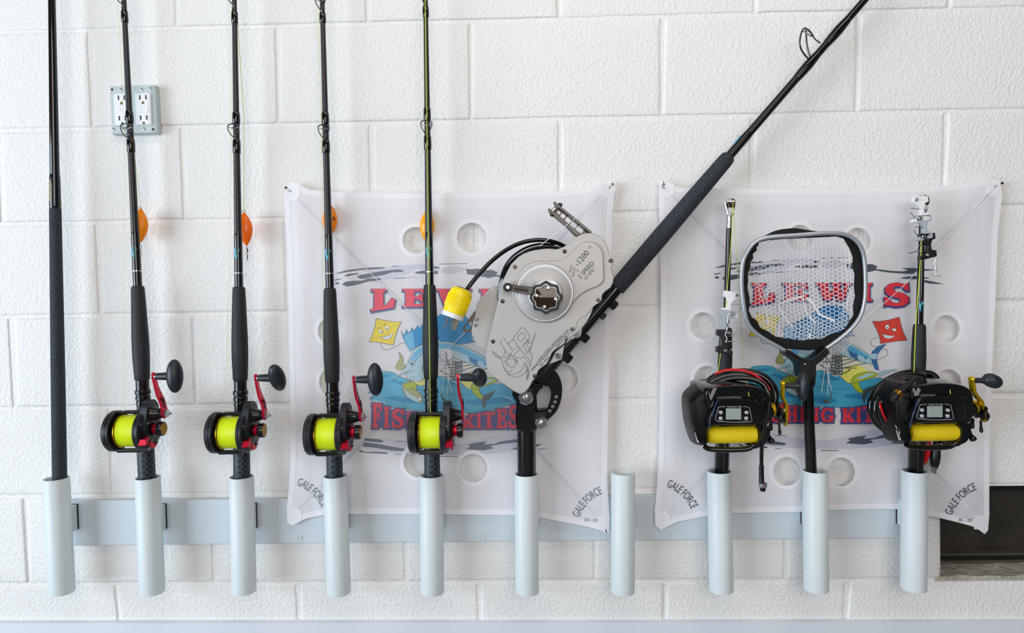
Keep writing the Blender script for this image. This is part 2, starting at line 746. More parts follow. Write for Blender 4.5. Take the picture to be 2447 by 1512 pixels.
def text_arc(mb, s_, cx, cy, rad, a0, a1, height, d, mi=0, inward=False):
    """lettering bent round (cx, cy): a0..a1 photo angles in degrees measured clockwise from the right"""
    vs, fs, w, h = TXT[s_]
    rg = []
    for vx, vy in vs:
        a = math.radians(lerp(a0, a1, vx / w))
        r = rad + (vy / h * height) * (-1 if inward else 1)
        px, py = cx + r * math.cos(a), cy + r * math.sin(a)
        rg.append(P(px, py, d(px, py) if callable(d) else d))
    idx = mb.ring(rg)
    for f in fs:
        mb.face([idx[i] for i in f], mi)


# ------------------------------------------------------------ the wall of painted blocks
JL = [-405, -160, 78, 312, 536, 757, 977, 1187, 1396, 1500]
JR = [-470, -215, 20, 263, 492, 721, 942, 1160, 1384, 1494]


def jy(i, x):
    return lerp(JL[i], JR[i], x / 2447.0)


ROWS = [
    [-700, -255, 205, 660, 1120, 1575, 2045, 2505, 2960],
    [-490, -40, 420, 878, 1335, 1805, 2272, 2730, 3180],
    [-700, -240, 218, 664, 1125, 1582, 2050, 2510, 2960],
    [-450, 3, 440, 888, 1337, 1797, 2257, 2715, 3170],
    [-660, -215, 238, 684, 1140, 1600, 2058, 2515, 2970],
    [-410, 32, 465, 920, 1372, 1830, 2290, 2745, 3200],
    [-640, -185, 266, 716, 1170, 1626, 2085, 2545, 3000],
    [-390, 66, 512, 968, 1422, 1880, 2246],
    [-610, -165, 282, 716, 1147, 1590, 2022, 2480, 2940]]
REC = 0.0028
wb = MB()
YB = 0.16


def slab(x0, x1, i0, i1):
    q = [P(x0, jy(i0, x0), -REC), P(x1, jy(i0, x1), -REC), P(x1, jy(i1, x1), -REC), P(x0, jy(i1, x0), -REC)]
    a = wb.ring(q)
    b = wb.ring([Vector((p.x, YB, p.z)) for p in q])
    wb.bridge(a, b)
    wb.face(a)
    wb.face(b[::-1])


XL, XR = -520, 3000
slab(XL, XR, 0, 7)
slab(XL, 2244, 7, 8)
slab(XL, XR, 8, 9)
wall = obj('wall_back', wb, M['wall'], smooth=10, kind='structure')
GX = [0, .005, .010, .016, .05, .15, .3, .45, .6, .75, .88, .95, .984, .990, .995, 1]
GY = [0, .010, .020, .033, .1, .35, .6, .9, .967, .98, .99, 1]
for ri, row in enumerate(ROWS):
    for ci in range(len(row) - 1):
        x0, x1 = row[ci], row[ci + 1]
        if x1 < XL or x0 > XR:
            continue
        x0 = max(x0, XL)
        x1 = min(x1, XR)
        g = 4.2
        lean = 5.0 * (1 - (x0 + x1) / 2447.0) if x1 < 2240 or ri != 7 else 0
        dx = random.uniform(-2, 2)
        e = 0 if (ri == 7 and ci == len(row) - 2) else g
        A = Vector((x0 + g - lean + dx, jy(ri, x0) + g))
        B = Vector((x1 - e - (lean if e else 0) + dx * (1 if e else 0), jy(ri, x1) + g))
        C = Vector((x1 - e + (lean if e else 0) + dx * (1 if e else 0), jy(ri + 1, x1) - g))
        E = Vector((x0 + g + lean + dx, jy(ri + 1, x0) - g))
        off = random.uniform(-0.0008, 0.0012)
        mb = MB()
        rings = []
        for v in GY:
            rr = []
            for u in GX:
                p = A.lerp(B, u).lerp(E.lerp(C, u), v)
                ew = min(u, 1 - u) * 455
                eh = min(v, 1 - v) * 222
                m_ = min(ew, eh)
                nz = noise.noise(Vector((p.x * 0.02, p.y * 0.02, ri * 3.1)))
                h = min(1.0, m_ / (6.5 + 3 * nz))
                h = 1 - (1 - h) ** 2.2
                d = -REC + h * (REC + off + 0.0006 * nz)
                jx = 1.6 * noise.noise(Vector((p.x * 0.07, p.y * 0.07, 7.7))) if m_ < 9 else 0
                rr.append(P(p.x + jx, p.y + jx, d))
            rings.append(mb.ring(rr))
        for i in range(len(rings) - 1):
            mb.bridge(rings[i], rings[i + 1], closed=False)
        obj('block', mb, M['wall'], wall, smooth=80)

# the ledge along the foot of the wall and the floor
tb = MB()
a = P(XL, 1481, 0.0)
b = P(XR, 1476, 0.0)
zt = (a.z + b.z) / 2
zl, zr = a.z, b.z
for x0, x1 in ((a.x, b.x),):
    q = [Vector((x0, 0.02, zl)), Vector((x1, 0.02, zr)), Vector((x1, -0.012, zr - .002)), Vector((x0, -0.012, zl - .002))]
    r0 = tb.ring(q)
    r1 = tb.ring([q[0] - Vector((0, 0, .25)), q[1] - Vector((0, 0, .25)), q[2] + Vector((0, -.004, -.25)), q[3] + Vector((0, -.004, -.25))])
    tb.bridge(r0, r1)
    tb.face(r0)
    tb.face(r1[::-1])
obj('trim_1', tb, M['trim'], smooth=30, kind='structure')
fb = MB()
fb.box((0, -1.6, zt - 0.26), 2.6, 1.75, 0.01)
obj('floor', fb, M['floor'], kind='structure')

# the window in the gap at the right end of the lower course
wf = MB()
YF = 0.085
x0 = P(2240, 1200, 0).x
x1 = P(2980, 1200, 0).x
zt_ = P(2350, 1161, 0).z
zb_ = P(2350, 1383, 0).z


def wbox(mb, xa, xb, ya, yb, za, zb):
    mb.box(((xa + xb) / 2, (ya + yb) / 2, (za + zb) / 2), (xb - xa) / 2, (yb - ya) / 2, abs(zb - za) / 2)


z0 = P(2350, 1322, -YF).z
z1 = P(2350, 1336, -YF).z
wbox(wf, x0 - .03, x1, YF - .004, YF + .03, z0, z1)
win = obj('window_1', wf, M['frame'], kind='structure', smooth=20)
g_ = MB()
wbox(g_, x0 - .03, x1, YF + .012, YF + .016, P(2350, 1140, -YF).z, z0 + .002)
obj('pane', g_, M['darkglass'], win, smooth=20)
for ya, yb in ((1318.5, 1322), (1335, 1340)):
    g_ = MB()
    wbox(g_, x0 - .03, x1, YF - .01, YF + .03, P(2350, ya, -YF).z, P(2350, yb, -YF).z)
    obj('frame_rail', g_, M['framebrown'], win, smooth=20)
g_ = MB()
wbox(g_, x0 - .03, x1, YF + .0, YF + .03, P(2350, 1150, -YF).z, P(2350, 1172, -YF).z)
obj('head_rail', g_, M['frame'], win, smooth=20)
sl = MB()
N = 40
rf, rb, rl = [], [], []
zf = P(2350, 1376, 0).z
zk = P(2350, 1343, -YF).z
for i in range(N + 1):
    x = lerp(x0 - .004, x1, i / N)
    n1 = noise.noise(Vector((x * 22, 3, 1))) * .003
    rf.append(Vector((x, 0.001 + n1 * .3, zf + n1)))
    rb.append(Vector((x, YF + .012, zk + n1)))
    rl.append(Vector((x, 0.001, zb_ - .004)))
a = sl.ring(rl)
b = sl.ring(rf)
c = sl.ring(rb)
sl.bridge(a, b, closed=False)
sl.bridge(b, c, closed=False)
obj('window_sill', sl, M['concrete'], win, smooth=60)
# ------------------------------------------------------------ mounting rail
rb_ = MB()
rb_.plate([(160, 1196), (900, 1190), (2172, 1178), (2172, 1285), (900, 1296), (160, 1304)], 0.014, 0.0135, bev=1.5)
rail = obj('mounting_rail', rb_, M['rail'], smooth=30)
tag(rail, 'long grey painted board screwed to the block wall behind the rod holders', 'rail')
for x, y in ((716, 1284), (1153, 1281), (1596, 1278)):
    mb = MB()
    mb.lathe(P(x, y, 0.0135), (0, -1, 0), [(0, .0070), (.0016, .0070), (.0024, .0062), (.0024, .0042), (.0012, .0038), (.0012, .0001)], 24)
    sc_o = obj('screw_cap', mb, M['washer'], rail)

# ------------------------------------------------------------ ten pipe rod holders
DP = 0.058
PIPES = [((134.5, 1142), (148, 1414), 'holding the plain foam-gripped rod'),
         ((353, 1140), (364, 1414), 'holding the rod in front of the wall outlet'),
         ((577, 1138), (583.5, 1412), 'third from left, on bare wall left of the kites'),
         ((801, 1136), (810, 1415), 'over the left corner stamp of the left kite'),
         ((1031, 1135), (1033, 1414), 'holding the rod with the bright line down its front'),
         ((1257.7, 1132), (1259.7, 1413), 'holding the black bent rod butt of the big silver reel'),
         ((1489, 1129), (1488.4, 1412), 'standing empty between the two kites'),
         ((1718.5, 1125), (1723.5, 1409), 'under the reel with a red wire'),
         ((1948.6, 1124), (1950.5, 1407), 'holding the black handle of the landing net'),
         ((2185.5, 1124), (2183, 1405), 'beside the dark window, rightmost of the row')]
RP = 0.0247
for i, (t, b, what) in enumerate(PIPES):
    tp = P(t[0], t[1], DP)
    bt = P(b[0], b[1], DP)
    th = thing('rod_holder', bt, 'pale grey pipe rod holder ' + what, 'rod holder', 'pipe rod holders on the rail')
    ax = (bt - tp)
    L = ax.length
    mb = MB()
    mb.lathe(tp, ax, [(L, RP - .0032), (L, RP), (.0012, RP), (0, RP - .0008), (0, RP - .0026), (.001, RP - .0032), (L, RP - .0032)], 40, cap=False)
    obj('pipe', mb, M['pipe'], th)
    mid = tp.lerp(bt, 0.395)
    mb = MB()
    ym = (-0.0145 + mid.y) / 2
    hx = 0.0125
    mb.box((mid.x, ym - .008, mid.z), hx, abs(ym - .008 + 0.0178) + .001, .027)
    obj('bracket', mb, M['pipe'], th, smooth=20)
    mb = MB()
    mb.box((mid.x, -0.0161, mid.z), hx + .0012, 0.0016, .0275)
    obj('bracket_gap', mb, M['frame'], th, smooth=20, label='thin black strip drawn as the dark gap between bracket and rail')  # black strip stands in for the shaded gap behind the bracket

# ------------------------------------------------------------ outlet plate behind the second rod
ob = thing('outlet_box', P(320, 262, 0.0), 'grey metal outlet box with two white double sockets on the block wall', 'outlet')
mb = MB()
mb.plate([(262, 206), (371, 203), (377, 317), (267, 320)], 0.017, 0.016, bev=1.5)
obj('box_plate', mb, M['box'], ob, smooth=30)


def quadpt(q, u, v):
    a = Vector(q[0]).lerp(Vector(q[1]), u)
    b = Vector(q[3]).lerp(Vector(q[2]), u)
    p = a.lerp(b, v)
    return (p.x, p.y)


for q in ([(271, 224), (307, 223), (311, 299), (274, 300)], [(322, 223), (359, 222), (362, 298), (325, 299)]):
    mb = MB()
    mb.plate(q, 0.0205, 0.004, bev=1.2)
    oo = obj('double_socket', mb, M['outlet'], ob, smooth=30)
    for v0 in (0.06, 0.70):
        for u in (0.27, 0.66):
            mb = MB()
            mb.plate([quadpt(q, u, v0), quadpt(q, u + .09, v0), quadpt(q, u + .09, v0 + .14), quadpt(q, u, v0 + .14)], 0.0209, 0.001)
            obj('slot', mb, M['slot'], oo, smooth=20)
        mb = MB()
        c = quadpt(q, .5, v0 + .235)
        mb.plate([(c[0] - 2.8, c[1] + 3.5), (c[0] - 2.8, c[1] - 1), (c[0] - 1.5, c[1] - 3), (c[0] + 1.5, c[1] - 3), (c[0] + 2.8, c[1] - 1), (c[0] + 2.8, c[1] + 3.5)], 0.0209, 0.001)
        obj('ground_hole', mb, M['ground'], oo, smooth=20)
    for u0, v0, u1, v1 in ((.12, .38, .42, .62), (.45, .38, .85, .5), (.45, .51, .85, .62)):
        mb = MB()
        mb.plate([quadpt(q, u0, v0), quadpt(q, u1, v0), quadpt(q, u1, v1), quadpt(q, u0, v1)], 0.0211, 0.001, bev=.6)
        obj('test_button', mb, M['outlet'], oo, smooth=30)
for x, y in ((290, 214), (340, 214), (361, 212), (272, 309), (345, 308), (296, 310)):
    mb = MB()
    mb.lathe(P(x, y, .0168), (0, -1, 0), [(0, .0033), (.0012, .0031), (.0018, .002), (.0018, .0001)], 14)
    obj('screw', mb, M['steel'], ob)
for x, y in ((268, 214), (366, 309)):
    mb = MB()
    mb.lathe(P(x, y, .0168), (0, -1, 0), [(0, .0026), (.0005, .0026), (.0005, .0001)], 14)
    obj('empty_hole', mb, M['frame'], ob)

# ------------------------------------------------------------ rods


def axis_fn(x0, y0, x1, y1):
    return lambda y: x0 + (x1 - x0) * (y - y0) / (y1 - y0)


def rodseg(ax, prof, d=DP, n=18):
    mb = MB()
    pts = [P(ax(y), y, d) for y, r in prof]
    mb.tube(pts, [max(r, .02) * S(ax(y), y, d) for y, r in prof], n)
    return mb


def guide(root, ax, y, w=13.0, h=15.0, d=DP, back=8):
    """a stand-off line guide facing the camera: triangular wire loop, ring bar and two feet"""
    s_ = S(ax(y), y, d)
    c = P(ax(y), y, d) + Vector((0, -.014, 0))

    def L(u, v, k=0.0):
        return c + Vector((u * s_, k, -v * s_))
    mb = MB()
    loop = [L(-w, -h * .75), L(-w * .6, -h), L(0, -h * 1.1), L(w * .6, -h), L(w, -h * .75), L(w * .93, -h * .1), L(w * .55, h * .55), L(0, h, .004),
            L(-w * .55, h * .55), L(-w * .93, -h * .1)]
    lp = [Vector(p) for p in spl([tuple(p) for p in loop], 3)]
    mb.tube(lp, 1.25 * s_, 8, closed=True)
    g = obj('guide', mb, M['wire'], root, smooth=60)
    mb = MB()
    mb.tube([L(-w * .95, -h * .6, .003), L(0, -h * .35, .005), L(w * .95, -h * .6, .003)], 1.2 * s_, 8)
    mb.tube([L(-w * .5, -h * .45, .004), L(-2, -h * 1.0, .013)], 1.1 * s_, 6)
    mb.tube([L(w * .5, -h * .45, .004), L(2, -h * 1.0, .013)], 1.1 * s_, 6)
    mb.tube([L(0, h, .004), L(0, h * 1.4, .010)], 1.3 * s_, 6)
    obj('guide_brace', mb, M['ring'], g, smooth=60)


def wrap(root, ax, y0, y1, r0, r1):
    mb = rodseg(ax, [(y0, r0 + .3), (y0 + 2.5, r0 + 1.6), ((y0 + y1) / 2, (r0 + r1) / 2 + 1.9), (y1 - 2.5, r1 + 1.6), (y1, r1 + .3)])
    obj('thread_wrap', mb, M['gloss'], root, smooth=50)


def surf_text(root, name, s_, ax, y0, y1, hpx, rpx, off, mat_, d=DP):
    """lettering running up a rod between y0 (foot) and y1 (top), laid on the round blank"""
    vs, fs, w, h = TXT[s_]
    mb = MB()
    rg = []
    for vx, vy in vs:
        y = lerp(y0, y1, vx / w)
        u = off + (-vy / h + .5) * hpx
        s2 = S(ax(y), y, d)
        u = max(-rpx * .97, min(rpx * .97, u))
        dep = math.sqrt(max(0.0, rpx * rpx - u * u)) * s2 + .0004
        rg.append(P(ax(y), y, d) + Vector((u * s2, -dep, 0)))
    idx = mb.ring(rg)
    for f in fs:
        mb.face([idx[i] for i in f])
    obj(name, mb, mat_, root, flat=True)


# the plain rod at the far left
ax0 = axis_fn(124, 0, 142.5, 1135)
r0 = thing('fishing_rod', P(ax0(1135), 1135, DP), 'plain black rod with a long foam grip and no reel, leftmost in the row', 'fishing rod')
obj('blank', rodseg(ax0, [(-360, 5.8), (0, 7.8), (300, 9.6), (420, 10.2), (478, 10.8)]), M['gloss'], r0)
obj('lower_wrap', rodseg(ax0, [(417, 10.6), (425, 11.4), (470, 12.0), (490, 12.6), (497, 11.8)]), M['gloss'], r0)
obj('foam_grip', rodseg(ax0, [(496, 11.0), (499, 12.4), (700, 13.6), (900, 14.7), (1100, 15.2), (1200, 15.3), (1204, 12)]), M['foam'], r0)
surf_text(r0, 'maker_lettering', 'Built by Randy Jan', ax0, 481, 431, 6.5, 12.2, -4.5, M['goldink'])

AX = [axis_fn(296, 0, 351, 1135), axis_fn(560, 0, 578, 1135), axis_fn(770, 0, 800, 1135), axis_fn(1017, 0, 1033, 1135)]
RODL = ['black fishing rod passing in front of the grey outlet box',
        'black fishing rod on bare block wall between the outlet and the left kite',
        'black fishing rod in front of the left edge of the left kite',
        'black fishing rod with bright yellow line down the middle of its front']
WR = [((-2, 316), (25, 55), (265, 297), (332, 365), (555, 647, 683)),
      ((0, 316), (27, 57), (268, 300), (334, 368), (558, 652, 685)),
      ((14, 318), (30, 56), (268, 302), (335, 367), (560, 653, 688)),
      ((-2, 308), (15, 42), (257, 290), (324, 359), (555, 649, 680))]
rods = []
for k in range(4):
    ax = AX[k]
    (g1, g2), w1, w2, w3, (lb, rg_, gp) = WR[k]
    t = thing('fishing_rod', P(ax(1135), 1135, DP), RODL[k], 'fishing rod', 'boat rods with lever drag reels')
    rods.append(t)
    obj('blank', rodseg(ax, [(-360, 3.6), (0, 5.6), (200, 6.6), (400, 7.8), (lb + 2, 8.7)]), M['carbon'], t)
    obj('label_section', rodseg(ax, [(lb, 8.6), (lb + 4, 9.3), (gp - 30, 9.9), (gp + 4, 10.0)]), M['gloss'], t)
    obj('trim_ring', rodseg(ax, [(rg_ - 1, 10.3), (rg_ + 1.5, 10.3)]), M['ring'], t)
    wrap(t, ax, w1[0], w1[1], 5.9, 6.1)
    wrap(t, ax, w2[0], w2[1], 7.0, 7.1)
    wrap(t, ax, w3[0], w3[1], 7.3, 7.5)
    guide(t, ax, g1, 11.5, 14)
    guide(t, ax, g2, 13, 15)
    wrap(t, ax, -150, -120, 5.0, 5.1)
    guide(t, ax, -170, 10, 12)
    obj('fore_grip', rodseg(ax, [(gp, 11), (gp + 2, 13.5), (gp + 8, 14.6), (gp + 80, 17.0), (gp + 130, 18.6), (gp + 138, 18.4), (gp + 140, 18.7), (gp + 175, 18.5), (gp + 210, 17),
                                (gp + 222, 16.5), (gp + 226, 14)]), M['foamfine'], t)
    obj('reel_seat', rodseg(ax, [(gp + 222, 14.6), (gp + 250, 14.6), (1060, 14.8), (1068, 16.5)]), M['seat'], t)
    for dy, rr in ((248, 17.2), (262, 16.4), (274, 15.6)):
        obj('seat_nut', rodseg(ax, [(gp + dy, rr - 1), (gp + dy + 1.5, rr), (gp + dy + 9, rr), (gp + dy + 10.5, rr - 1)], n=16), M['seat'], t, smooth=25)
    obj('butt_grip', rodseg(ax, [(1066, 17.5), (1070, 18.7), (1200, 19.2), (1210, 17)], n=26), M['scale'], t)
    # blue and green maker print on the label section
    s9 = S(ax(600), 600, DP)
    mb = MB()
    surf_text(t, 'label_print', 'Connley', ax, lb + 64, lb + 40, 7.5, 9.6, .5, M['greenink'])
    mb = MB()
    q = []
    for u, v in ((-6, 36), (3, 35), (6, 38), (6, 42), (3, 39), (-2, 40), (-3, 46), (0, 54), (0, 60), (-4, 58), (-6, 48)):
        y = lb + v
        q.append(P(ax(y), y, DP) + Vector((u * s9, -math.sqrt(9.9 ** 2 - u * u) * s9 - .0003, 0)))
    mb.poly(q)
    obj('label_mark', mb, M['blueink'], t, flat=True)

# ------------------------------------------------------------ lever drag reels: built once, copied on to the other three rods
mm = 0.001
RX = Vector((1, 0, 0))


def lobe(yc, zc, r, y2, z2, r2, n=26):
    """hull outline (y, z) of two circles"""
    pts = []
    a0 = math.atan2(zc - z2, yc - y2)
    for i in range(n + 1):
        a = a0 - math.pi / 2 + math.pi * i / n
        pts.append((yc + r * math.cos(a), zc + r * math.sin(a)))
    for i in range(n + 1):
        a = a0 + math.pi / 2 + math.pi * i / n
        pts.append((y2 + r2 * math.cos(a), z2 + r2 * math.sin(a)))
    return pts


def xprism(mb, outline, x0, x1, o, bev=1.5, mi=0):
    cy = sum(p[0] for p in outline) / len(outline)
    cz = sum(p[1] for p in outline) / len(outline)

    def rg(x, f):
        return mb.ring([o + Vector((x * mm, (cy + (y - cy) * f) * mm, (cz + (z - cz) * f) * mm)) for y, z in outline])
    rr = max(math.hypot(p[0] - cy, p[1] - cz) for p in outline)
    k = 1 - bev / rr
    a, b, c, d = rg(x0, k), rg(x0 + bev * .7, 1), rg(x1 - bev * .7, 1), rg(x1, k)
    for p, q in ((a, b), (b, c), (c, d)):
        mb.bridge(p, q, mi=mi)
    mb.face(a[::-1], mi)
    mb.face(d, mi)


def build_reel(o, label):
    t = thing('lever_drag_reel', o, label, 'fishing reel', 'lever drag reels on the boat rods')
    V = Vector

    def at(x, y, z):
        return o + V((x * mm, y * mm, z * mm))
    mb = MB()
    mb.lathe(at(0, 0, 0), RX, [(-.044, .001), (-.044, .033), (-.042, .039), (-.039, .0412), (-.0335, .0412), (-.0332, .0403), (-.0318, .0403), (-.0315, .0412),
                               (-.0285, .0412), (-.0272, .0402), (-.0272, .0355), (-.0345, .0345), (-.0345, .001)], 48)
    obj('left_side_plate', mb, M['reel'], t)
    mb = MB()
    mb.lathe(at(0, 0, 0), RX, [(.0205, .001), (.0205, .0400), (.022, .0412), (.0250, .0412), (.0255, .0403), (.027, .0403), (.0275, .0412), (.031, .0412), (.033, .039), (.033, .001)], 48)
    rp = obj('right_side_plate', mb, M['reel'], t)
    for a in (150, 205, 262, 30, 320):
        mb = MB()
        ca = math.radians(a)
        mb.lathe(at(33, 35.5 * math.cos(ca), 35.5 * math.sin(ca)), RX, [(-.001, .0024), (.0008, .0024), (.0014, .0016), (.0014, .0001)], 10)
        obj('plate_screw', mb, M['steel'], rp)
    mb = MB()
    mb.lathe(at(0, 0, 0), RX, [(-.0195, .0315), (-.019, .0318), (.0195, .0318), (.0200, .0315)], 56)
    obj('wound_line', mb, M['line'], t)
    for xa in (-.0235, .0198):
        mb = MB()
        mb.lathe(at(0, 0, 0), RX, [(xa, .001), (xa, .0335), (xa + .0012, .0342), (xa + .0034, .0342), (xa + .0036, .0318), (xa + .0036, .001)], 44)
        obj('spool_flange', mb, M['brass'], t)
    for y, z, w in ((-8, 38.5, 3.4), (-14, -37, 4.5), (16, 36, 3.2), (20, -34, 3.2)):
        mb = MB()
        mb.tube([at(-24, y, z), at(24, y, z)], w * mm, 10)
        obj('frame_pillar', mb, M['reelgloss'], t)
    mb = MB()
    mb.box(at(0, 38, 0), .019, .0030, .030)
    mb.box(at(0, 33, 30), .014, .006, .005)
    mb.box(at(0, 33, -30), .014, .006, .005)
    obj('reel_foot', mb, M['reelgloss'], t, smooth=20)
    mb = MB()
    xprism(mb, lobe(6, 40, 22, 2, 8, 30), 25, 40, o, 2.0)
    gh = obj('gear_housing', mb, M['reel'], t)
    mb = MB()
    mb.lathe(at(39, 4, 2), RX, [(0, .030), (.004, .027), (.006, .020), (.006, .001)], 36)
    mb.lathe(at(39, 6, 33), RX, [(0, .0175), (.008, .0125), (.016, .0105), (.0165, .0092), (.025, .0092), (.025, .001)], 30)
    obj('gear_cover', mb, M['reelgloss'], t)
    # crank arm with slot, running up and towards the room
    up = V((-5, -26, 84))
    d_ = up.normalized()
    wv = V((0, d_.z, -d_.y)).normalized()
    prof = [(-9, 5), (-4, 9.5), (4, 10), (14, 7.6), (26, 8.2), (44, 7.2), (60, 5.2), (78, 5.2), (86, 5.0), (90, 2.5)]
    base = at(61, 6, 33)
    mb = MB()
    rl = []
    for s_, w in prof:
        bend = 0.0 if s_ < 30 else (-6.0 if s_ > 50 else -6.0 * (s_ - 30) / 20)
        c = base + V((bend * mm, d_.y * s_ * mm, d_.z * s_ * mm))
        rl.append(mb.ring([c - wv * w * mm, c - wv * w * mm + RX * .0042, c + wv * w * mm + RX * .0042, c + wv * w * mm]))
    for i in range(len(rl) - 1):
        mb.bridge(rl[i], rl[i + 1])
    mb.face(rl[0][::-1])
    mb.face(rl[-1])
    arm = obj('crank_arm', mb, M['red'], t, smooth=30)
    mb = MB()
    for s_, hw in ((20, 2.4), (30, 2.8)):
        c = base + V((4.3 * mm - (0.0), d_.y * s_ * mm, d_.z * s_ * mm))
        mb.box(c, .0004, wv * hw * mm, V((0, d_.y, d_.z)) * 5.5 * mm)
    obj('arm_slot', mb, M['frame'], arm, smooth=20)
    mb = MB()
    mb.lathe(base + RX * .0042, RX, [(0, .0085), (.004, .008), (.0045, .006), (.0045, .001)], 8)
    mb.lathe(base + V((.0085, .010, -.002)), RX, [(0, .003), (.0015, .003), (.0015, .001)], 10)
    obj('arm_nut', mb, M['steel'], t)
    tip = base + V((-.006, d_.y * 82 * mm, d_.z * 82 * mm))
    mb = MB()
    mb.lathe(tip, RX, [(-.002, .0035), (.004, .0052), (.0075, .0052), (.0078, .0035)], 16)
    obj('knob_collar', mb, M['steel'], t)
    mb = MB()
    mb.lathe(tip + RX * .007, RX, [(0, .0062), (.002, .0068), (.022, .0082), (.030, .0095)], 20)
    obj('knob_stem', mb, M['knob'], t)
    mb = MB()
    mb.ball(tip + RX * .044, .0155, .0165, .0335, 28, 20)
    kn = obj('knob', mb, M['knob'], t)
    # drag lever
    mb = MB()
    mb.lathe(at(42, 0, 3), RX, [(0, .0105), (.001, .0112), (.012, .0112), (.013, .0105)], 26)
    dl = obj('drag_lever', mb, M['red'], t)
    mb = MB()
    xprism(mb, lobe(-4, 0, 11, 0, -21, 15), 39, 43, o, 1)
    obj('lever_quadrant', mb, M['red'], dl, label='dusky red slotted quadrant of the drag lever')
    mb = MB()
    mb.box(at(44.4, 3, -19), .0004, .006, .002)
    mb.box(at(44.4, 5, -26), .0004, .005, .002)
    mb.box(at(44.2, -2, -13), .0006, .003, .002)
    obj('quadrant_slot', mb, M['frame'], dl, smooth=20)
    mb = MB()
    xprism(mb, lobe(-10, -6, 4, -30, -17, 4.5), 38, 43, o, 1)
    mb.box(at(38, -31, -17), .0075, .0045, .0058)
    obj('lever_tab', mb, M['red'], dl, smooth=30)
    mb = MB()
    mb.lathe(at(52, 0, 3), RX, [(0, .0135), (.001, .0145), (.0095, .0145), (.011, .0135), (.0112, .0115)], 28)
    cap = obj('preset_knob', mb, M['reelgloss'], t)
    mb = MB()
    mb.lathe(at(63, 0, 3), RX, [(0, .0118), (.0006, .0116), (.0006, .0001)], 24)
    obj('knob_badge', mb, M['brass'], cap)
    return t


REELPOS = [(1016, 0), (1020, 38), (1024, 8), (1020, 66)]
REELL = ['black lever drag reel with yellow line and upright knob, on the rod below the outlet',
         'black lever drag reel with yellow line and tilted knob beside the left kite edge',
         'black lever drag reel with yellow line, upright knob against the printed waves of the kite',
         'black lever drag reel with yellow line, its knob half hidden behind the silver reel']
reels = []
for k in range(4):
    y, rot = REELPOS[k]
    o = P(AX[k](y), y, DP) + Vector((.0076, -.054, 0))
    if k == 0:
        t = build_reel(o, REELL[0])
    else:
        t = copy_tree(reels[0], None, o)
        t['label'] = REELL[k]
        for ch in t.children:
            if ch.name.startswith('knob') and not ch.name.startswith('knob_'):
                ch.rotation_euler = (math.radians(rot), 0, 0)
    reels.append(t)
# line leading from each spool up through the guides
for k in range(4):
    t = reels[k]
    ax = AX[k]
    o = W[t]
    off = [-.013, -.012, -.010, -.001][k]
    g1y, g2y = WR[k][0]
    pts = [o + Vector((off, -.006, .0315))]
    for gy_, dx in ((g2y, 0), (g1y, 0), (-170, 0)):
        pts.append(P(ax(gy_), gy_, DP) + Vector(((-.0045 if k < 3 else .001), -.0135, .002)))
    mb = MB()
    mb.tube(pts, [.00022, .00022, .00035, .0008][k], 6)
    obj('running_line', mb, M['linethin'], t)

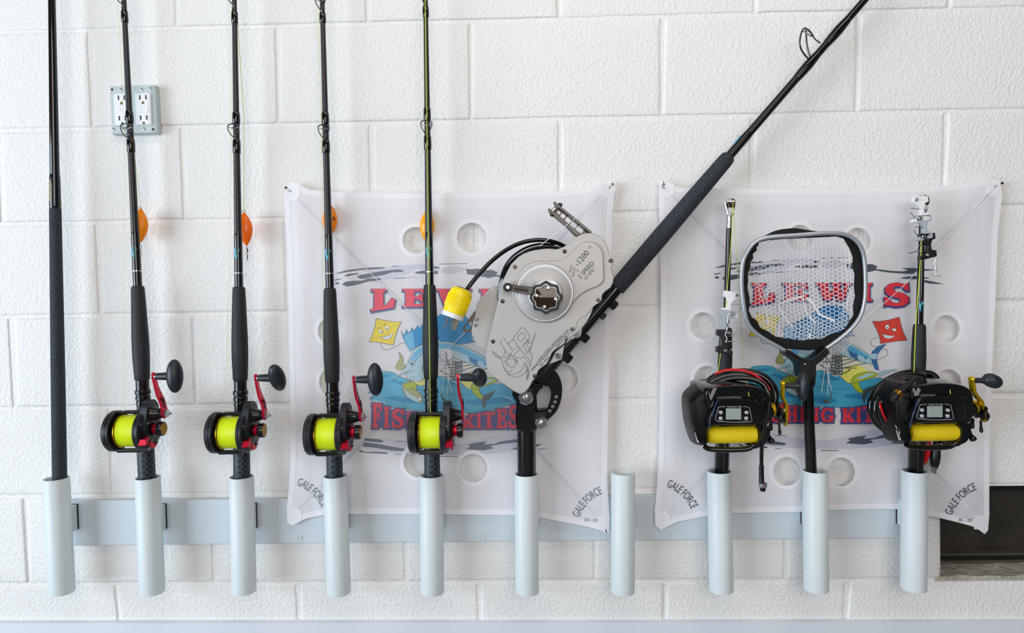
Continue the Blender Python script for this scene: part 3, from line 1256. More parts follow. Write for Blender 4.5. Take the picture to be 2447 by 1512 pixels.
# ------------------------------------------------------------ orange floats hanging behind the rods
FL = [(335.5, 539, 17.5, 40.5, 3, 'orange', 'orange fishing float behind the rod below the grey outlet box'),
      (586, 547, 17, 39.5, -3, 'orange2', 'redder orange float hanging behind the rod on bare wall left of the kites'),
      (788.5, 525, 17.5, 37.5, 1, 'orange', 'orange float with dark lettering behind the rod at the kite left edge'),
      (1021, 540, 18, 39, 2, 'amber', 'amber orange float behind the rod with the bright front line')]
for k, (x, y, rx, ry, tilt, mt, lab) in enumerate(FL):
    d = 0.0325
    c = P(x, y, d)
    s_ = S(x, y, d)
    t = thing('fishing_float', c - Vector((0, 0, ry * s_)), lab, 'float', 'orange floats behind the rods')
    mb = MB()
    n = 18
    prof = []
    for i in range(n + 1):
        u = -1 + 2 * i / n
        prof.append((u * ry * s_, max(rx * s_ * (1 - abs(u) ** 1.9) ** 0.82, .0012)))
    tl = math.radians(tilt)
    axv = Vector((math.sin(tl), 0, math.cos(tl)))
    mb.lathe(c, axv, prof, 28)
    mb.v = [Vector((v.x, c.y + (v.y - c.y) * .74, v.z)) for v in mb.v]
    obj('float_body', mb, M[mt], t, smooth=60)
    mb = MB()
    top = c + axv * ry * s_
    ringp = [top + Vector((math.cos(a) * 3.2 * s_, 0, math.sin(a) * 2.6 * s_ + 1.5 * s_)) for a in [2 * math.pi * i / 12 for i in range(12)]]
    mb.tube(ringp, .0007, 6, closed=True)
    bot = c - axv * ry * s_
    mb.tube([bot + Vector((0, 0, .001)), bot - axv * .004], .0008, 6)
    obj('eyelet', mb, M['ring'], t)
    mb = MB()
    hk = [bot - axv * .004, bot + Vector((.002, 0, -.009)), bot + Vector((0.0, 0, -.016)), bot + Vector((.0015, 0, -.024)), bot + Vector((-.001, 0, -.032))]
    mb.tube(hk, [.0011, .0022, .0008, .0016, .0006], 7)
    obj('swivel', mb, M['steel'], t)
    mb = MB()
    ly = top + Vector((0, 0, 4 * s_))
    gy = WR[k][0][1]
    if k == 1:
        path = [ly, P(583, 275, .042), P(AX[1](4) + 4, 4, DP - .004)]
    else:
        path = [ly, P(AX[k](gy + 12) + 5, gy + 12, DP - .004)]
    mb.tube(path, [.00035, .0006, .0003, .0003][k], 6)
    obj('float_line', mb, M['linethin'], t)
    if k == 2:
        vs, fs, w, h = TXT['e-R']
        mb = MB()
        rg = []
        for vx, vy in vs:
            u = (vx / w * 17 - 0.5)
            v = (vy / h * 10 - 4)
            q = 1 - (u / rx) ** 2 - (v / ry) ** 2
            rg.append(c + Vector((u * s_, -rx * s_ * .74 * math.sqrt(max(q, 0.02)) - .0010, v * s_)))
        ix = mb.ring(rg)
        for f in fs:
            mb.face([ix[i] for i in f])
        obj('float_lettering', mb, M['black'], t, flat=True)
# ------------------------------------------------------------ the two fishing kites pinned to the wall
GL = {
    'L': [[(0, 0), (.62, 0), (.64, .1), (.5, .16), (.52, .78), (.66, .72), (.86, .42), (1.02, .5), (.96, .86), (0, 1.04), (-.04, .94), (.1, .88), (.12, .14), (0, .09)]],
    'E': [[(0, 0), (.95, 0), (1, .33), (.86, .34), (.72, .13), (.46, .13), (.46, .42), (.62, .42), (.68, .3), (.8, .3), (.8, .7), (.7, .7), (.62, .56), (.46, .56), (.46, .86), (.72, .85), (.88, .62), (1.02, .64), (.98, .99), (0, 1), (0, .9), (.12, .87), (.12, .13), (0, .1)]],
    'W': [[(0, 0), (.38, 0), (.38, .1), (.31, .13), (.39, .62), (.5, .2), (.44, .1), (.44, 0), (.75, 0), (.75, .1), (.67, .13), (.74, .62), (.84, .13), (.78, .1), (.78, 0), (1, 0), (1, .1), (.95, .13), (.79, 1), (.6, 1), (.53, .55), (.41, 1), (.22, 1), (.06, .13), (0, .1)]],
    'I': [[(0, 0), (1, 0), (1, .1), (.82, .14), (.82, .86), (1, .9), (1, 1), (0, 1), (0, .9), (.18, .86), (.18, .14), (0, .1)]],
    'F': [[(0, 0), (.98, 0), (1, .33), (.86, .34), (.72, .14), (.5, .14), (.5, .42), (.64, .42), (.7, .32), (.8, .32), (.8, .7), (.7, .7), (.64, .56), (.5, .56), (.5, .86), (.66, .9), (.66, 1), (0, 1), (0, .9), (.12, .86), (.12, .14), (0, .1)]],
    'H': [[(0, 0), (.42, 0), (.42, .1), (.36, .13), (.36, .42), (.64, .42), (.64, .13), (.58, .1), (.58, 0), (1, 0), (1, .1), (.93, .13), (.93, .87), (1, .9), (1, 1), (.58, 1), (.58, .9), (.64, .87), (.64, .56), (.36, .56), (.36, .87), (.42, .9), (.42, 1), (0, 1), (0, .9), (.07, .87), (.07, .13), (0, .1)]],
    'N': [[(0, 0), (.36, 0), (.72, .55), (.72, .13), (.62, .1), (.62, 0), (1, 0), (1, .1), (.92, .13), (.92, 1), (.7, 1), (.28, .38), (.28, .87), (.4, .9), (.4, 1), (0, 1), (0, .9), (.1, .87), (.1, .13), (0, .1)]],
    'K': [[(0, 0), (.46, 0), (.46, .1), (.38, .13), (.38, .42), (.66, .13), (.57, .1), (.57, 0), (1, 0), (1, .1), (.88, .15), (.6, .43), (.9, .86), (1, .9), (1, 1), (.6, 1), (.38, .6), (.38, .87), (.46, .9), (.46, 1), (0, 1), (0, .9), (.1, .87), (.1, .13), (0, .1)]],
    'T': [[(0, 0), (1, 0), (1, .3), (.9, .3), (.85, .15), (.67, .13), (.67, .87), (.82, .9), (.82, 1), (.18, 1), (.18, .9), (.33, .87), (.33, .13), (.15, .15), (.1, .3), (0, .3)]],
    'S': [[(.98, 0), (1, .33), (.88, .33), (.7, .16), (.45, .14), (.34, .24), (.42, .34), (.8, .46), (1, .62), (1, .82), (.8, .98), (.45, 1.03), (.12, .96), (0, 1), (-.02, .62), (.12, .62), (.28, .82), (.5, .88), (.66, .8), (.62, .68), (.2, .55), (.02, .4), (.02, .2), (.2, .04), (.5, -.03), (.82, .05)]],
    'G': [[(.9, 0), (.93, .34), (.82, .34), (.66, .16), (.46, .14), (.3, .3), (.28, .6), (.4, .83), (.56, .88), (.66, .82), (.66, .66), (.52, .62), (.52, .52), (1.02, .52), (1.02, .62), (.93, .66), (.93, 1), (.82, 1), (.76, .94), (.5, 1.03), (.18, .94), (.02, .68), (.02, .32), (.2, .05), (.5, -.03), (.78, .06)]],
}


def build_kite(which):
    k2 = which == 1
    inks = inkset(which)
    names = list(inks)
    inkm = [inks[n] for n in names]
    MI = {n: i for i, n in enumerate(names)}
    if not k2:
        out = [(682, 444), (740, 453), (800, 458), (900, 461), (1100, 462), (1250, 460), (1340, 456), (1410, 448), (1468, 436), (1462, 520), (1458, 800), (1453, 1000), (1451, 1150), (1457, 1268),
               (1430, 1264), (1380, 1253), (1320, 1242), (1285, 1236), (1250, 1231), (1100, 1229), (1000, 1228), (835, 1228), (775, 1230), (730, 1239), (686, 1247), (694, 1100), (690, 800), (686, 600)]
        holes = [(993, 574, 32), (1127, 568, 36), (1000, 1104, 36), (1131, 1118, 34), (792, 790, 33), (796, 912, 34), (1346, 905, 35), (1352, 760, 34)]
        OX, OY = 0, 0
    else:
        out = [(1576, 437), (1610, 445), (1660, 449), (1800, 451), (2000, 451), (2200, 447), (2300, 441), (2390, 434), (2384, 560), (2378, 720), (2368, 950), (2364, 1120), (2361, 1267), (2330, 1259), (2290, 1248),
               (2240, 1236), (2200, 1228), (2150, 1216), (1985, 1218), (1920, 1222), (1750, 1226), (1690, 1232), (1620, 1246), (1566, 1256), (1574, 1100), (1579, 800), (1578, 600)]
        holes = [(1912, 568, 31), (2050, 575, 31), (1680, 778, 32), (1690, 906, 32), (2262, 785, 32), (2266, 914, 32), (1880, 1126, 34), (2010, 1127, 34)]
        OX, OY = 908, -14

    def dep(px, py):
        d = 0.0205
        xm = (px - out[0][0]) / 780.0
        if py > 1090:
            q = (py - 1090) / 170.0
            d += q * (0.004 + 0.004 * math.sin(xm * 9) ** 2)
        if py < 600:
            d += (600 - py) / 160.0 * (0.003 * math.sin(xm * 3.1) - .004 * abs(xm - .5))
        e = min(xm, 1 - xm)
        if 0 < e < .09:
            d += .003 * math.sin(e / .09 * math.pi)
        return d
    c = P(out[0][0], 1230, 0.02)
    if not k2:
        lab = 'white cloth fishing kite printed with jumping sailfish, yellow kite showing, behind the large silver reel'
    else:
        lab = 'white cloth fishing kite printed with red lettering and red kite, partly behind the landing net'
    t = thing('fishing_kite', c, lab, 'kite', 'printed fishing kites on the wall')
    # cloth with real round openings
    outl = spl(out, 3)
    vv = [Vector(p) for p in outl]
    ed = [(i, (i + 1) % len(outl)) for i in range(len(outl))]
    hp = []
    for hx, hy, hr in holes:
        h = circ(hx, hy, hr * (0.97 if k2 else .98), hr, 32)
        hp.append(h)
        k = len(vv)
        vv += [Vector(p) for p in h]
        ed += [(k + i, k + (i + 1) % 32) for i in range(32)]
    gy = 455
    while gy < 1265:
        gx = out[0][0] + 8
        while gx < out[0][0] + 790:
            if inside((gx, gy), offset(outl, -5)) and all(math.hypot(gx - h[0], gy - h[1]) > h[2] + 5 for h in holes):
                vv.append(Vector((gx, gy)))
            gx += 17
        gy += 17
    ov, of = fill_holes(vv, ed, outl, hp)
    mb = MB()
    ix = mb.ring([P(p[0], p[1], dep(p[0], p[1])) for p in ov])
    for f in of:
        mb.face([ix[i] for i in f])
    obj('cloth', mb, M['fabric'], t, smooth=180)
    # round reinforcing rings and edge hems
    for h, (hx, hy, hr) in zip(hp, holes):
        mb = MB()
        a = mb.ring([P(x, y, dep(x, y) + .0006) for x, y in h])
        b = mb.ring([P(x, y, dep(x, y) + .0006) for x, y in circ(hx, hy, hr + 9, hr + 9, 32)])
        mb.bridge(a, b)
        obj('hole_ring', mb, M['hem'], t, smooth=180)
    n = len(outl)
    cuts = [0]
    corners = ([0, 8, 13, 24] if not k2 else [0, 7, 12, 23])
    inner = offset(outl, -13) if area2(outl) > 0 else offset(outl, -13)[::-1]
    for q in range(4):
        i0 = corners[q] * 3
        i1 = (corners[(q + 1) % 4] * 3) if q < 3 else n
        rng = list(range(i0, i1 + 1))
        mb = MB()
        a = mb.ring([P(*outl[i % n], dep(*outl[i % n]) + .0006) for i in rng])
        b = mb.ring([P(*inner[i % n], dep(*inner[i % n]) + .0006) for i in rng])
        mb.bridge(a, b, closed=False)
        obj('edge_hem', mb, M['hem'], t, smooth=180)
    # corner patches, pins, spars behind the cloth and white threads in front
    cr = [out[corners[0]], out[corners[1]], out[corners[2]], out[corners[3]]]
    mid = (1070, 843) if not k2 else (1976, 838)
    for q, cpt in enumerate(cr):
        dirv = Vector((mid[0] - cpt[0], mid[1] - cpt[1])).normalized()
        e = (cpt[0] + dirv.x * 14, cpt[1] + dirv.y * 14)
        mb = MB()
        mb.tube([P(*e, .0125), P(lerp(cpt[0], mid[0], .5), lerp(cpt[1], mid[1], .5), .0165), P(*mid, .0165)], [.0028, .0034, .0034], 8)
        obj('spar', mb, M['spar'], t)
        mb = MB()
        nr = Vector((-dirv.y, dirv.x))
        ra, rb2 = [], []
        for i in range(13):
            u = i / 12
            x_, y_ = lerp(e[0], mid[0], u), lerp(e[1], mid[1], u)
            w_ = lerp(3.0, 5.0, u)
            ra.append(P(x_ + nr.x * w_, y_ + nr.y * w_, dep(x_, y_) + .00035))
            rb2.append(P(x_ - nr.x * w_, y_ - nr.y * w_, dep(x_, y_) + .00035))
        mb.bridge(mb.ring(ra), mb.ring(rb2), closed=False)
        obj('spar_shade', mb, M['sparshade'], t, smooth=180, label='narrow greyish strip painted as shade of the diagonal spar behind the cloth')  # grey strip imitates the soft shade of the spar showing through
        mb = MB()
        nrm = Vector((-dirv.y, dirv.x))
        pts = [cpt, (cpt[0] + dirv.x * 26 + nrm.x * 26, cpt[1] + dirv.y * 26 + nrm.y * 26), (cpt[0] + dirv.x * 46 + nrm.x * 9, cpt[1] + dirv.y * 46 + nrm.y * 9),
               (cpt[0] + dirv.x * 46 - nrm.x * 9, cpt[1] + dirv.y * 46 - nrm.y * 9), (cpt[0] + dirv.x * 26 - nrm.x * 26, cpt[1] + dirv.y * 26 - nrm.y * 26)]
        pts = [(lerp(x, e[0], .12), lerp(y, e[1], .12)) for x, y in pts]
        mb.poly([P(x, y, dep(x, y) + .0012) for x, y in pts])
        obj('corner_patch', mb, M['hem'], t, flat=True)
        if q < 2:
            mb = MB()
            pn = (cpt[0] + dirv.x * 9, cpt[1] + dirv.y * 9)
            dd = dep(*pn)
            mb.lathe(P(*pn, dd - .012), (0, -1, 0), [(0, .0009), (.0135, .0009), (.0137, .0028), (.0150, .0026), (.0152, .0001)], 12)
            mb.tube([P(pn[0] - 2, pn[1] + 2, dd + .004), P(pn[0] + dirv.x * 10, pn[1] + dirv.y * 10, dd + .003)], .0006, 6)
            obj('wall_pin', mb, M['gunmetal'], t)
    thr = ([[(868, 635), (1000, 765)], [(1035, 800), (1055, 820)], [(1118, 788), (1066, 838)]] if not k2 else
           [[(1742, 622), (1772, 652)], [(2062, 768), (2152, 690), (2192, 648)], [(2240, 592), (2370, 452)]])
    mb = MB()
    for seg in thr:
        mb.tube([P(x, y, dep(x, y) + .003) for x, y in seg], .00075, 6)
    obj('bridle_thread', mb, M['thread'], t)
    # bead, snaps, hanging leader and hook at the crossing
    bx, by = (1066, 848) if not k2 else (1974, 846)
    mb = MB()
    mb.lathe(P(bx, by, .034), (0, 1, 0), [(0, .008), (.001, .0125), (.004, .0135), (.006, .0125), (.006, .001)], 24)
    obj('crossing_cap', mb, M['fabric'], t)
    mb = MB()
    zz = [(bx - 2, by - 10), (bx + 2, by - 2), (bx - 1, by + 4), (bx + 3, by + 10), (bx + 1, by + 18), (bx + 3, by + 26)]
    mb.tube([P(x, y, .037) for x, y in zz], [.0008, .0014, .0009, .0016, .0009, .0006], 7)
    obj('swivel', mb, M['steel'], t)
    mb = MB()
    for pts in ([(bx - 2, by + 20), (bx - 5, by + 50), (bx - 11, by + 92)], [(bx + 2, by + 24), (bx + 5, by + 60), (bx + 3, by + 96)],
                [(bx + 3, by + 24), (bx + 8, by + 68), (bx + 14, by + 88)]):
        mb.tube([P(x, y, .036) for x, y in pts], .0007, 6)
    obj('leader', mb, M['thread'], t)
    mb = MB()
    if k2:
        hk = spl([(bx + 14, by + 88), (bx + 13, by + 98), (bx + 8, by + 109), (bx + 1, by + 113), (bx - 5, by + 108)], 4, False)
        mb.tube([P(x, y, .036) for x, y in hk], .0009, 6)
        mb.tube([P(bx - 8, by + 108, .036), P(bx, by + 113, .036), P(bx + 12, by + 118, .036)], [.0008, .0020, .0006], 6)
    else:
        hk = spl([(bx - 11, by + 92), (bx - 10, by + 100), (bx - 5, by + 106), (bx - 3, by + 108)], 4, False)
        mb.tube([P(x, y, .036) for x, y in hk], .0009, 6)
        mb.tube([P(bx - 9, by + 107, .036), P(bx - 1, by + 106, .036)], [.0016, .0010], 6)
    obj('hook', mb, M['rust'], t)

    # ---- flat print
    art = MB()
    nlay = [0]

    def lay(pts, ink, lv):
        pts = [(x + OX, y + OY) for x, y in pts]
        nlay[0] += 1
        dd = 0.0205 + 0.00010 * lv + 0.0000002 * nlay[0]
        if len(pts) <= 4:
            art.poly([P(x, y, dd) for x, y in pts], MI[ink])
        else:
            for tr_ in flatfill(pts):
                art.poly([P(x, y, dd) for x, y in tr_], MI[ink])

    def strokes(pts, w, ink, lv, closed=False):
        if closed:
            pts = list(pts) + [pts[0]]
        for q in ribbon(pts, w):
            lay(q, ink, lv)
    A = crop(870, 860, 6.3)
    B = crop(860, 740, 9.45)
    C = crop(780, 600, 6.1175)

    def E2(pts):
        return [(1860 + x / 7.56 - 908, 820 + y / 7.56 + 14) for x, y in pts]

    def G2(pts):
        return [(1680 + x / 4.219 - 908, 600 + y / 4.219 + 16) for x, y in pts]
    # grey water marks above and below
    for pts in ([(600, 320), (900, 230), (1250, 200), (1500, 190), (1640, 230), (1640, 280), (1300, 260), (1200, 330), (1000, 370), (700, 450)],
                [(700, 440), (900, 380), (1300, 370), (1320, 390), (900, 410), (750, 470)],
                [(1700, 250), (1900, 215), (2040, 270), (1900, 320), (1700, 330)]):
        lay(spl(C(pts), 2), 'pale', 2)
    for pts in ([(115, 330), (200, 325), (270, 310), (480, 275), (700, 265), (850, 250), (855, 235), (700, 235), (500, 250), (280, 280), (200, 305)],
                [(440, 375), (500, 345), (620, 325), (760, 300), (900, 280), (1050, 265), (1130, 280), (1120, 300), (950, 310), (850, 345), (700, 370), (560, 400), (500, 405)],
                [(225, 490), (270, 450), (400, 430), (520, 430), (600, 400), (750, 395), (800, 400), (790, 420), (700, 435), (600, 445), (520, 470), (400, 500), (300, 515)],
                [(255, 355), (330, 330), (470, 320), (470, 335), (380, 350), (300, 370)], [(120, 470), (150, 450), (190, 465), (170, 485), (130, 485)],
                [(115, 415), (200, 400), (215, 408), (120, 432)], [(960, 215), (1060, 214), (1060, 222), (960, 224)], [(970, 395), (1160, 388), (1165, 396), (1000, 402)],
                [(1280, 310), (1400, 285), (1640, 290), (1620, 310), (1640, 335), (1500, 330), (1340, 330)], [(1560, 220), (1640, 230), (1665, 245), (1580, 255)],
                [(1640, 185), (2060, 175), (2060, 183), (1640, 192)],
                [(2040, 255), (2100, 265), (2200, 255), (2330, 270), (2450, 330), (2400, 360), (2300, 380), (2220, 360), (2060, 335), (2050, 300)]):
        lay(C(pts), 'grey', 4)
    for pts in ([(1630, 125), (1700, 120), (1760, 145), (1740, 170), (1900, 190), (2020, 195), (2110, 170), (2180, 185), (2110, 222), (1980, 215), (1860, 205), (1740, 185), (1660, 205), (1630, 190)],
                [(2000, 165), (2110, 160), (2360, 180), (2200, 192), (2080, 185)], [(1990, 260), (2080, 245), (2180, 240), (2290, 265), (2150, 275), (2020, 270)],
                [(2230, 280), (2330, 300), (2430, 325), (2280, 318), (2200, 295)], [(2270, 222), (2400, 240), (2395, 245)]):
        lay(G2(pts), 'grey', 4)
    for pts in ([(0, 1180), (60, 1180), (250, 1195), (300, 1230), (250, 1240), (60, 1220), (0, 1210)], [(-10, 1240), (200, 1260), (400, 1300), (640, 1340), (600, 1370), (400, 1360), (100, 1310), (-10, 1300)],
                [(-90, 1340), (0, 1380), (200, 1380), (350, 1390), (350, 1415), (100, 1400), (-60, 1385)], [(460, 1415), (560, 1418), (560, 1426), (470, 1424)], [(460, 1222), (640, 1218), (640, 1225), (470, 1230)],
                [(1560, 1270), (1700, 1240), (1850, 1225), (1800, 1270), (1960, 1262), (2060, 1225), (2290, 1190), (2500, 1178), (2500, 1200), (2290, 1240), (2100, 1260), (1900, 1290), (1950, 1330), (1800, 1360), (1650, 1350), (1530, 1340), (1600, 1300)],
                [(1150, 1445), (1430, 1445), (1400, 1455), (1160, 1455)], [(2200, 1340), (2420, 1280), (2700, 1260), (2560, 1320), (2380, 1350)], [(2600, 1340), (2800, 1320), (2640, 1350)]):
        lay(A(pts), 'grey', 4)
    lay(spl(A([(-20, 1200), (300, 1170), (700, 1240), (1100, 1300), (1500, 1250), (2000, 1130), (2300, 1120), (2500, 1290), (2000, 1400), (1300, 1430), (500, 1400), (0, 1330)]), 2), 'pale', 1)
    # yellow glow, sky behind rig
    lay(circ(1012, 912, 26, 24), 'sun', 5)
    lay(circ(1135, 914, 32, 28), 'sun', 5)
    lay(spl(E2([(1000, 230), (1350, 280), (1650, 330), (1700, 480), (1300, 640), (1000, 480)]), 3), 'glow', 3)
    # the wave
    wv = spl(A([(75, 260), (100, 205), (170, 180), (300, 172), (420, 185), (520, 240), (640, 290), (760, 350), (860, 390), (980, 345), (1120, 242), (1280, 290), (1450, 340), (1520, 400), (1600, 440), (1760, 410), (1950, 362), (2060, 360), (2180, 420),
                (2270, 500), (2420, 540), (2400, 640), (2200, 670), (1850, 765), (1500, 800), (1150, 790), (700, 745), (400, 700), (100, 605), (160, 560), (75, 590), (150, 500), (60, 500), (110, 440), (70, 440), (120, 390), (80, 380), (110, 330)]), 3)
    lay(wv, 'teal', 6)
    strokes(wv, .8, 'dark', 12, True)
    for pts in ([(300, 560), (500, 545), (700, 590), (850, 640), (700, 650), (500, 620)], [(1500, 620), (1800, 580), (2150, 560), (2300, 600), (2000, 660), (1700, 680)], [(150, 240), (300, 215), (420, 230), (300, 260)],
                [(1150, 310), (1300, 320), (1450, 380), (1300, 400), (1180, 370)], [(900, 640), (1150, 620), (1400, 700), (1200, 740), (950, 720)], [(420, 300), (600, 330), (760, 400), (560, 380)]):
        lay(spl(A(pts), 3), 'teal2', 7)
    for pts in ([(100, 590), (300, 630), (340, 640), (250, 670), (180, 640)], [(1320, 300), (1420, 330), (1400, 345), (1330, 320)], [(2030, 540), (2200, 560), (2260, 620), (2150, 570)], [(130, 420), (200, 410), (150, 470), (100, 490)],
                [(860, 420), (960, 380), (1080, 300), (1020, 400)]):
        lay(A(pts), 'foam', 8)
    strokes(A([(700, 420), (900, 460), (1300, 520), (1600, 520)]), .8, 'dark', 12)
    # lattice rig
    rig = E2([(985, 210), (1140, 210), (1150, 330), (1130, 540), (990, 520), (1000, 330)])
    for i in range(7):
        u = i / 6
        y0 = lerp(849, 893, u) + 14
        x0, x1 = 1082 - 2 * u, 1103 + 1 * u
        strokes([(x0, y0), (x1, y0 + 2)], 1.6, 'dark', 9)
        if i < 6:
            y1 = lerp(849, 893, (i + 1) / 6) + 14
            strokes([(x0, y0), (x1, y1)], 1.3, 'dark', 9)
            strokes([(x1, y0), (x0, y1)], 1.3, 'dark', 9)
            strokes([((x0 + x1) / 2, y0), ((x0 + x1) / 2, y1)], 1.6, 'dark', 9)
    for x0, x1 in ((1082, 1079), (1088, 1087), (1097, 1098), (1103, 1105)):
        strokes([(x0, 862), (x1, 909)], 1.8, 'dark', 9)
    for a_, b_ in (((1060, 872), (1122, 864)), ((1058, 880), (1125, 872)), ((1062, 893), (1140, 893)), ((1050, 884), (1090, 906)), ((1102, 886), (1172, 862)), ((1108, 893), (1176, 878)), ((1062, 899), (1100, 903)), ((1070, 862), (1082, 900)), ((1112, 906), (1126, 892)),
                   ((1098, 910), (1124, 898))):
        strokes([a_, b_], 1.7, 'dark', 9)
    # sailfish: sail, body, fins, tail, bill, eye
    sail = B([(920, 460), (955, 540), (1000, 572), (1028, 530), (1045, 430), (1070, 505), (1110, 520), (1150, 460), (1185, 390), (1200, 455), (1225, 470), (1262, 420), (1300, 350), (1338, 420), (1420, 320), (1560, 250), (1720, 170), (1880, 60),
              (2050, 20), (2300, 60), (2420, 180), (2480, 330), (2520, 570), (2480, 590), (2560, 625), (2500, 660), (2600, 720), (2400, 760), (2050, 790), (1750, 800), (1420, 770), (1250, 850), (1130, 940), (1020, 740)])
    lay(sail, 'blue', 9)
    lay(B([(1000, 580), (1200, 480), (1210, 640), (1240, 840), (1130, 940), (1020, 740)]), 'blue2', 10)
    rnd = random.Random(3)
    for _ in range(60):
        px, py = rnd.uniform(985, 1125), rnd.uniform(765, 818)
        if inside((px, py), sail):
            lay(circ(px, py, .9, 1.1, 6), 'out', 11)
    strokes(sail, .7, 'out', 12, True)
    body = spl([(974, 905), (972, 880), (980, 852), (994, 832), (1020, 820), (1060, 816), (1100, 824), (1140, 843), (1178, 868), (1186, 884), (1176, 884), (1130, 872), (1090, 856), (1050, 850), (1020, 862), (1008, 880), (1014, 900), (1000, 912)], 3)
    lay(body, 'pbody', 11)
    lay(spl([(978, 870), (990, 842), (1020, 824), (1060, 820), (1100, 828), (1140, 848), (1176, 872), (1130, 856), (1090, 838), (1050, 832), (1010, 844), (990, 868)], 2), 'blue2', 13)
    strokes([(985, 862), (1005, 842), (1040, 830)], 2, 'pbody', 14)
    strokes(body, .7, 'out', 14, True)
    lay(E2([(1260, 130), (1350, 140), (1450, 155), (1425, 250), (1470, 335), (1390, 290), (1300, 230)]), 'fin', 12)
    lay(E2([(1510, 210), (1650, 270), (1600, 265), (1580, 300)]), 'fin', 12)
    lay(E2([(1690, 230), (1690, 150), (1800, 50), (1960, 5), (1860, 110), (1790, 210), (1780, 300), (1820, 490), (1750, 470), (1700, 370), (1665, 270)]), 'fin', 13)
    lay(E2([(1640, 200), (1780, 180), (1770, 290), (1680, 280)]), 'pbody', 14)
    bill = B([(1080, 1180), (1200, 1270), (1100, 1370), (900, 1480), (700, 1640), (850, 1490), (1000, 1350)])
    lay(bill, 'pbody', 14)
    strokes(bill, .7, 'out', 15, True)
    lay(B([(1000, 1480), (1150, 1420), (1230, 1320), (1420, 1440), (1330, 1480), (1150, 1500)]), 'pbody', 14)
    strokes(B([(1010, 1470), (1060, 1410), (1100, 1440), (1130, 1380), (1170, 1420), (1200, 1350), (1240, 1400)]), .9, 'out', 16)
    lay(circ(985, 867, 6.5), 'pbody', 15)
    strokes(circ(985, 867, 6.5), .8, 'out', 16, True)
    lay(circ(984.5, 868.5, 3.4), 'out', 16)
    # dolphin fish
    for pts, ink in ((B([(870, 960), (920, 1000), (960, 1060), (975, 1150), (960, 1240), (1040, 1240), (1000, 1320), (900, 1365), (820, 1330), (808, 1260), (860, 1180), (905, 1090), (895, 1020)]), 'olive'),
                     (A([(575, 370), (590, 345), (640, 340), (700, 250), (680, 360), (715, 420), (775, 385), (795, 465), (870, 520), (890, 600), (850, 650), (750, 620), (640, 560), (585, 470)]), 'olive'),
                     (A([(1730, 290), (1650, 330), (1608, 400), (1630, 480), (1700, 560), (1800, 602), (1825, 580), (1760, 510), (1722, 440), (1755, 400), (1850, 375), (1990, 330), (2010, 300), (1960, 268), (1850, 262)]), 'lime'),
                     (A([(1790, 540), (1850, 510), (1985, 460), (1910, 550), (1835, 630), (1812, 745), (1770, 640), (1790, 600)]), 'dark'),
                     (E2([(110, 650), (150, 620), (210, 600), (290, 490), (260, 600), (330, 640), (330, 730), (200, 720), (120, 700)]), 'lime')):
        lay(pts, ink, 10)
        strokes(pts, .8, 'out', 12, True)
    lay(A([(600, 430), (700, 520), (850, 600), (840, 640), (740, 610), (640, 545)]), 'pbody', 11)
    lay(A([(1680, 360), (1850, 290), (1980, 290), (1850, 350), (1740, 380)]), 'pbody', 11)
    lay(E2([(1800, 545), (1880, 500), (2130, 470), (2140, 485), (1960, 530), (1830, 600)]), 'pbody', 11)
    strokes(E2([(1800, 545), (1880, 500), (2130, 470), (2140, 485), (1960, 530), (1830, 600)]), .7, 'out', 12, True)
    lay(circ(866 + 137, 953, 4), 'white', 12)
    strokes(circ(866 + 137, 953, 4), .7, 'out', 13, True)
    # the two grinning toy kites
    def grin(q, ink, tail, flip):
        lay(q['o'], ink, 10)
        strokes(q['o'], 1.1, 'out', 12, True)
        for s_ in q['spar']:
            strokes(s_, .6, 'out', 11)
        for x, y, rx, ry in q['eye']:
            lay(circ(x, y, rx, ry), 'white', 12)
            strokes(circ(x, y, rx, ry), .6, 'out', 13, True)
        for x, y in q['pup']:
            lay(circ(x, y, 1.8), 'out', 13)
        lay(q['mouth'], 'white', 12)
        strokes(q['mouth'], .8, 'out', 14, True)
        strokes(q['teeth'], .7, 'out', 14)
        for s_ in q['brow']:
            strokes(s_, 1.3, 'out', 13)
        strokes(q['nose'], .7, 'out', 13)
        strokes(spl(tail, 4, False), .9, 'out', 9)
    grin({'o': B([(365, 190), (560, 245), (750, 272), (930, 268), (840, 450), (790, 620), (750, 800), (600, 765), (400, 730), (205, 722), (280, 560), (340, 390)]),
          'spar': [B([(365, 190), (530, 400)]), B([(930, 268), (670, 420)]), B([(205, 722), (370, 610)]), B([(750, 800), (690, 690)])],
          'eye': [(860 + 610 / 9.45, 740 + 412 / 9.45, 4.4, 5.6), (860 + 475 / 9.45, 740 + 488 / 9.45, 5, 4)], 'pup': [(924.4, 785.3), (912.8, 792.2)],
          'mouth': B([(440, 610), (560, 606), (680, 570), (752, 515), (730, 600), (650, 665), (580, 674), (500, 640)]),
          'teeth': B([(500, 615), (530, 650), (560, 612), (590, 660), (620, 600), (650, 640), (680, 580), (710, 605)]),
          'brow': [B([(385, 430), (430, 400), (480, 415)]), B([(545, 360), (560, 320), (595, 298)])], 'nose': B([(640, 470), (665, 510), (640, 545), (600, 555), (560, 575), (545, 540)])},
         'yellow', B([(480, 750), (490, 850), (600, 905), (760, 850), (900, 770), (1020, 740)]), False)

    def H2(pts):
        return [(2040 + x / 10.08 - 908, 730 + y / 10.08 + 14) for x, y in pts]
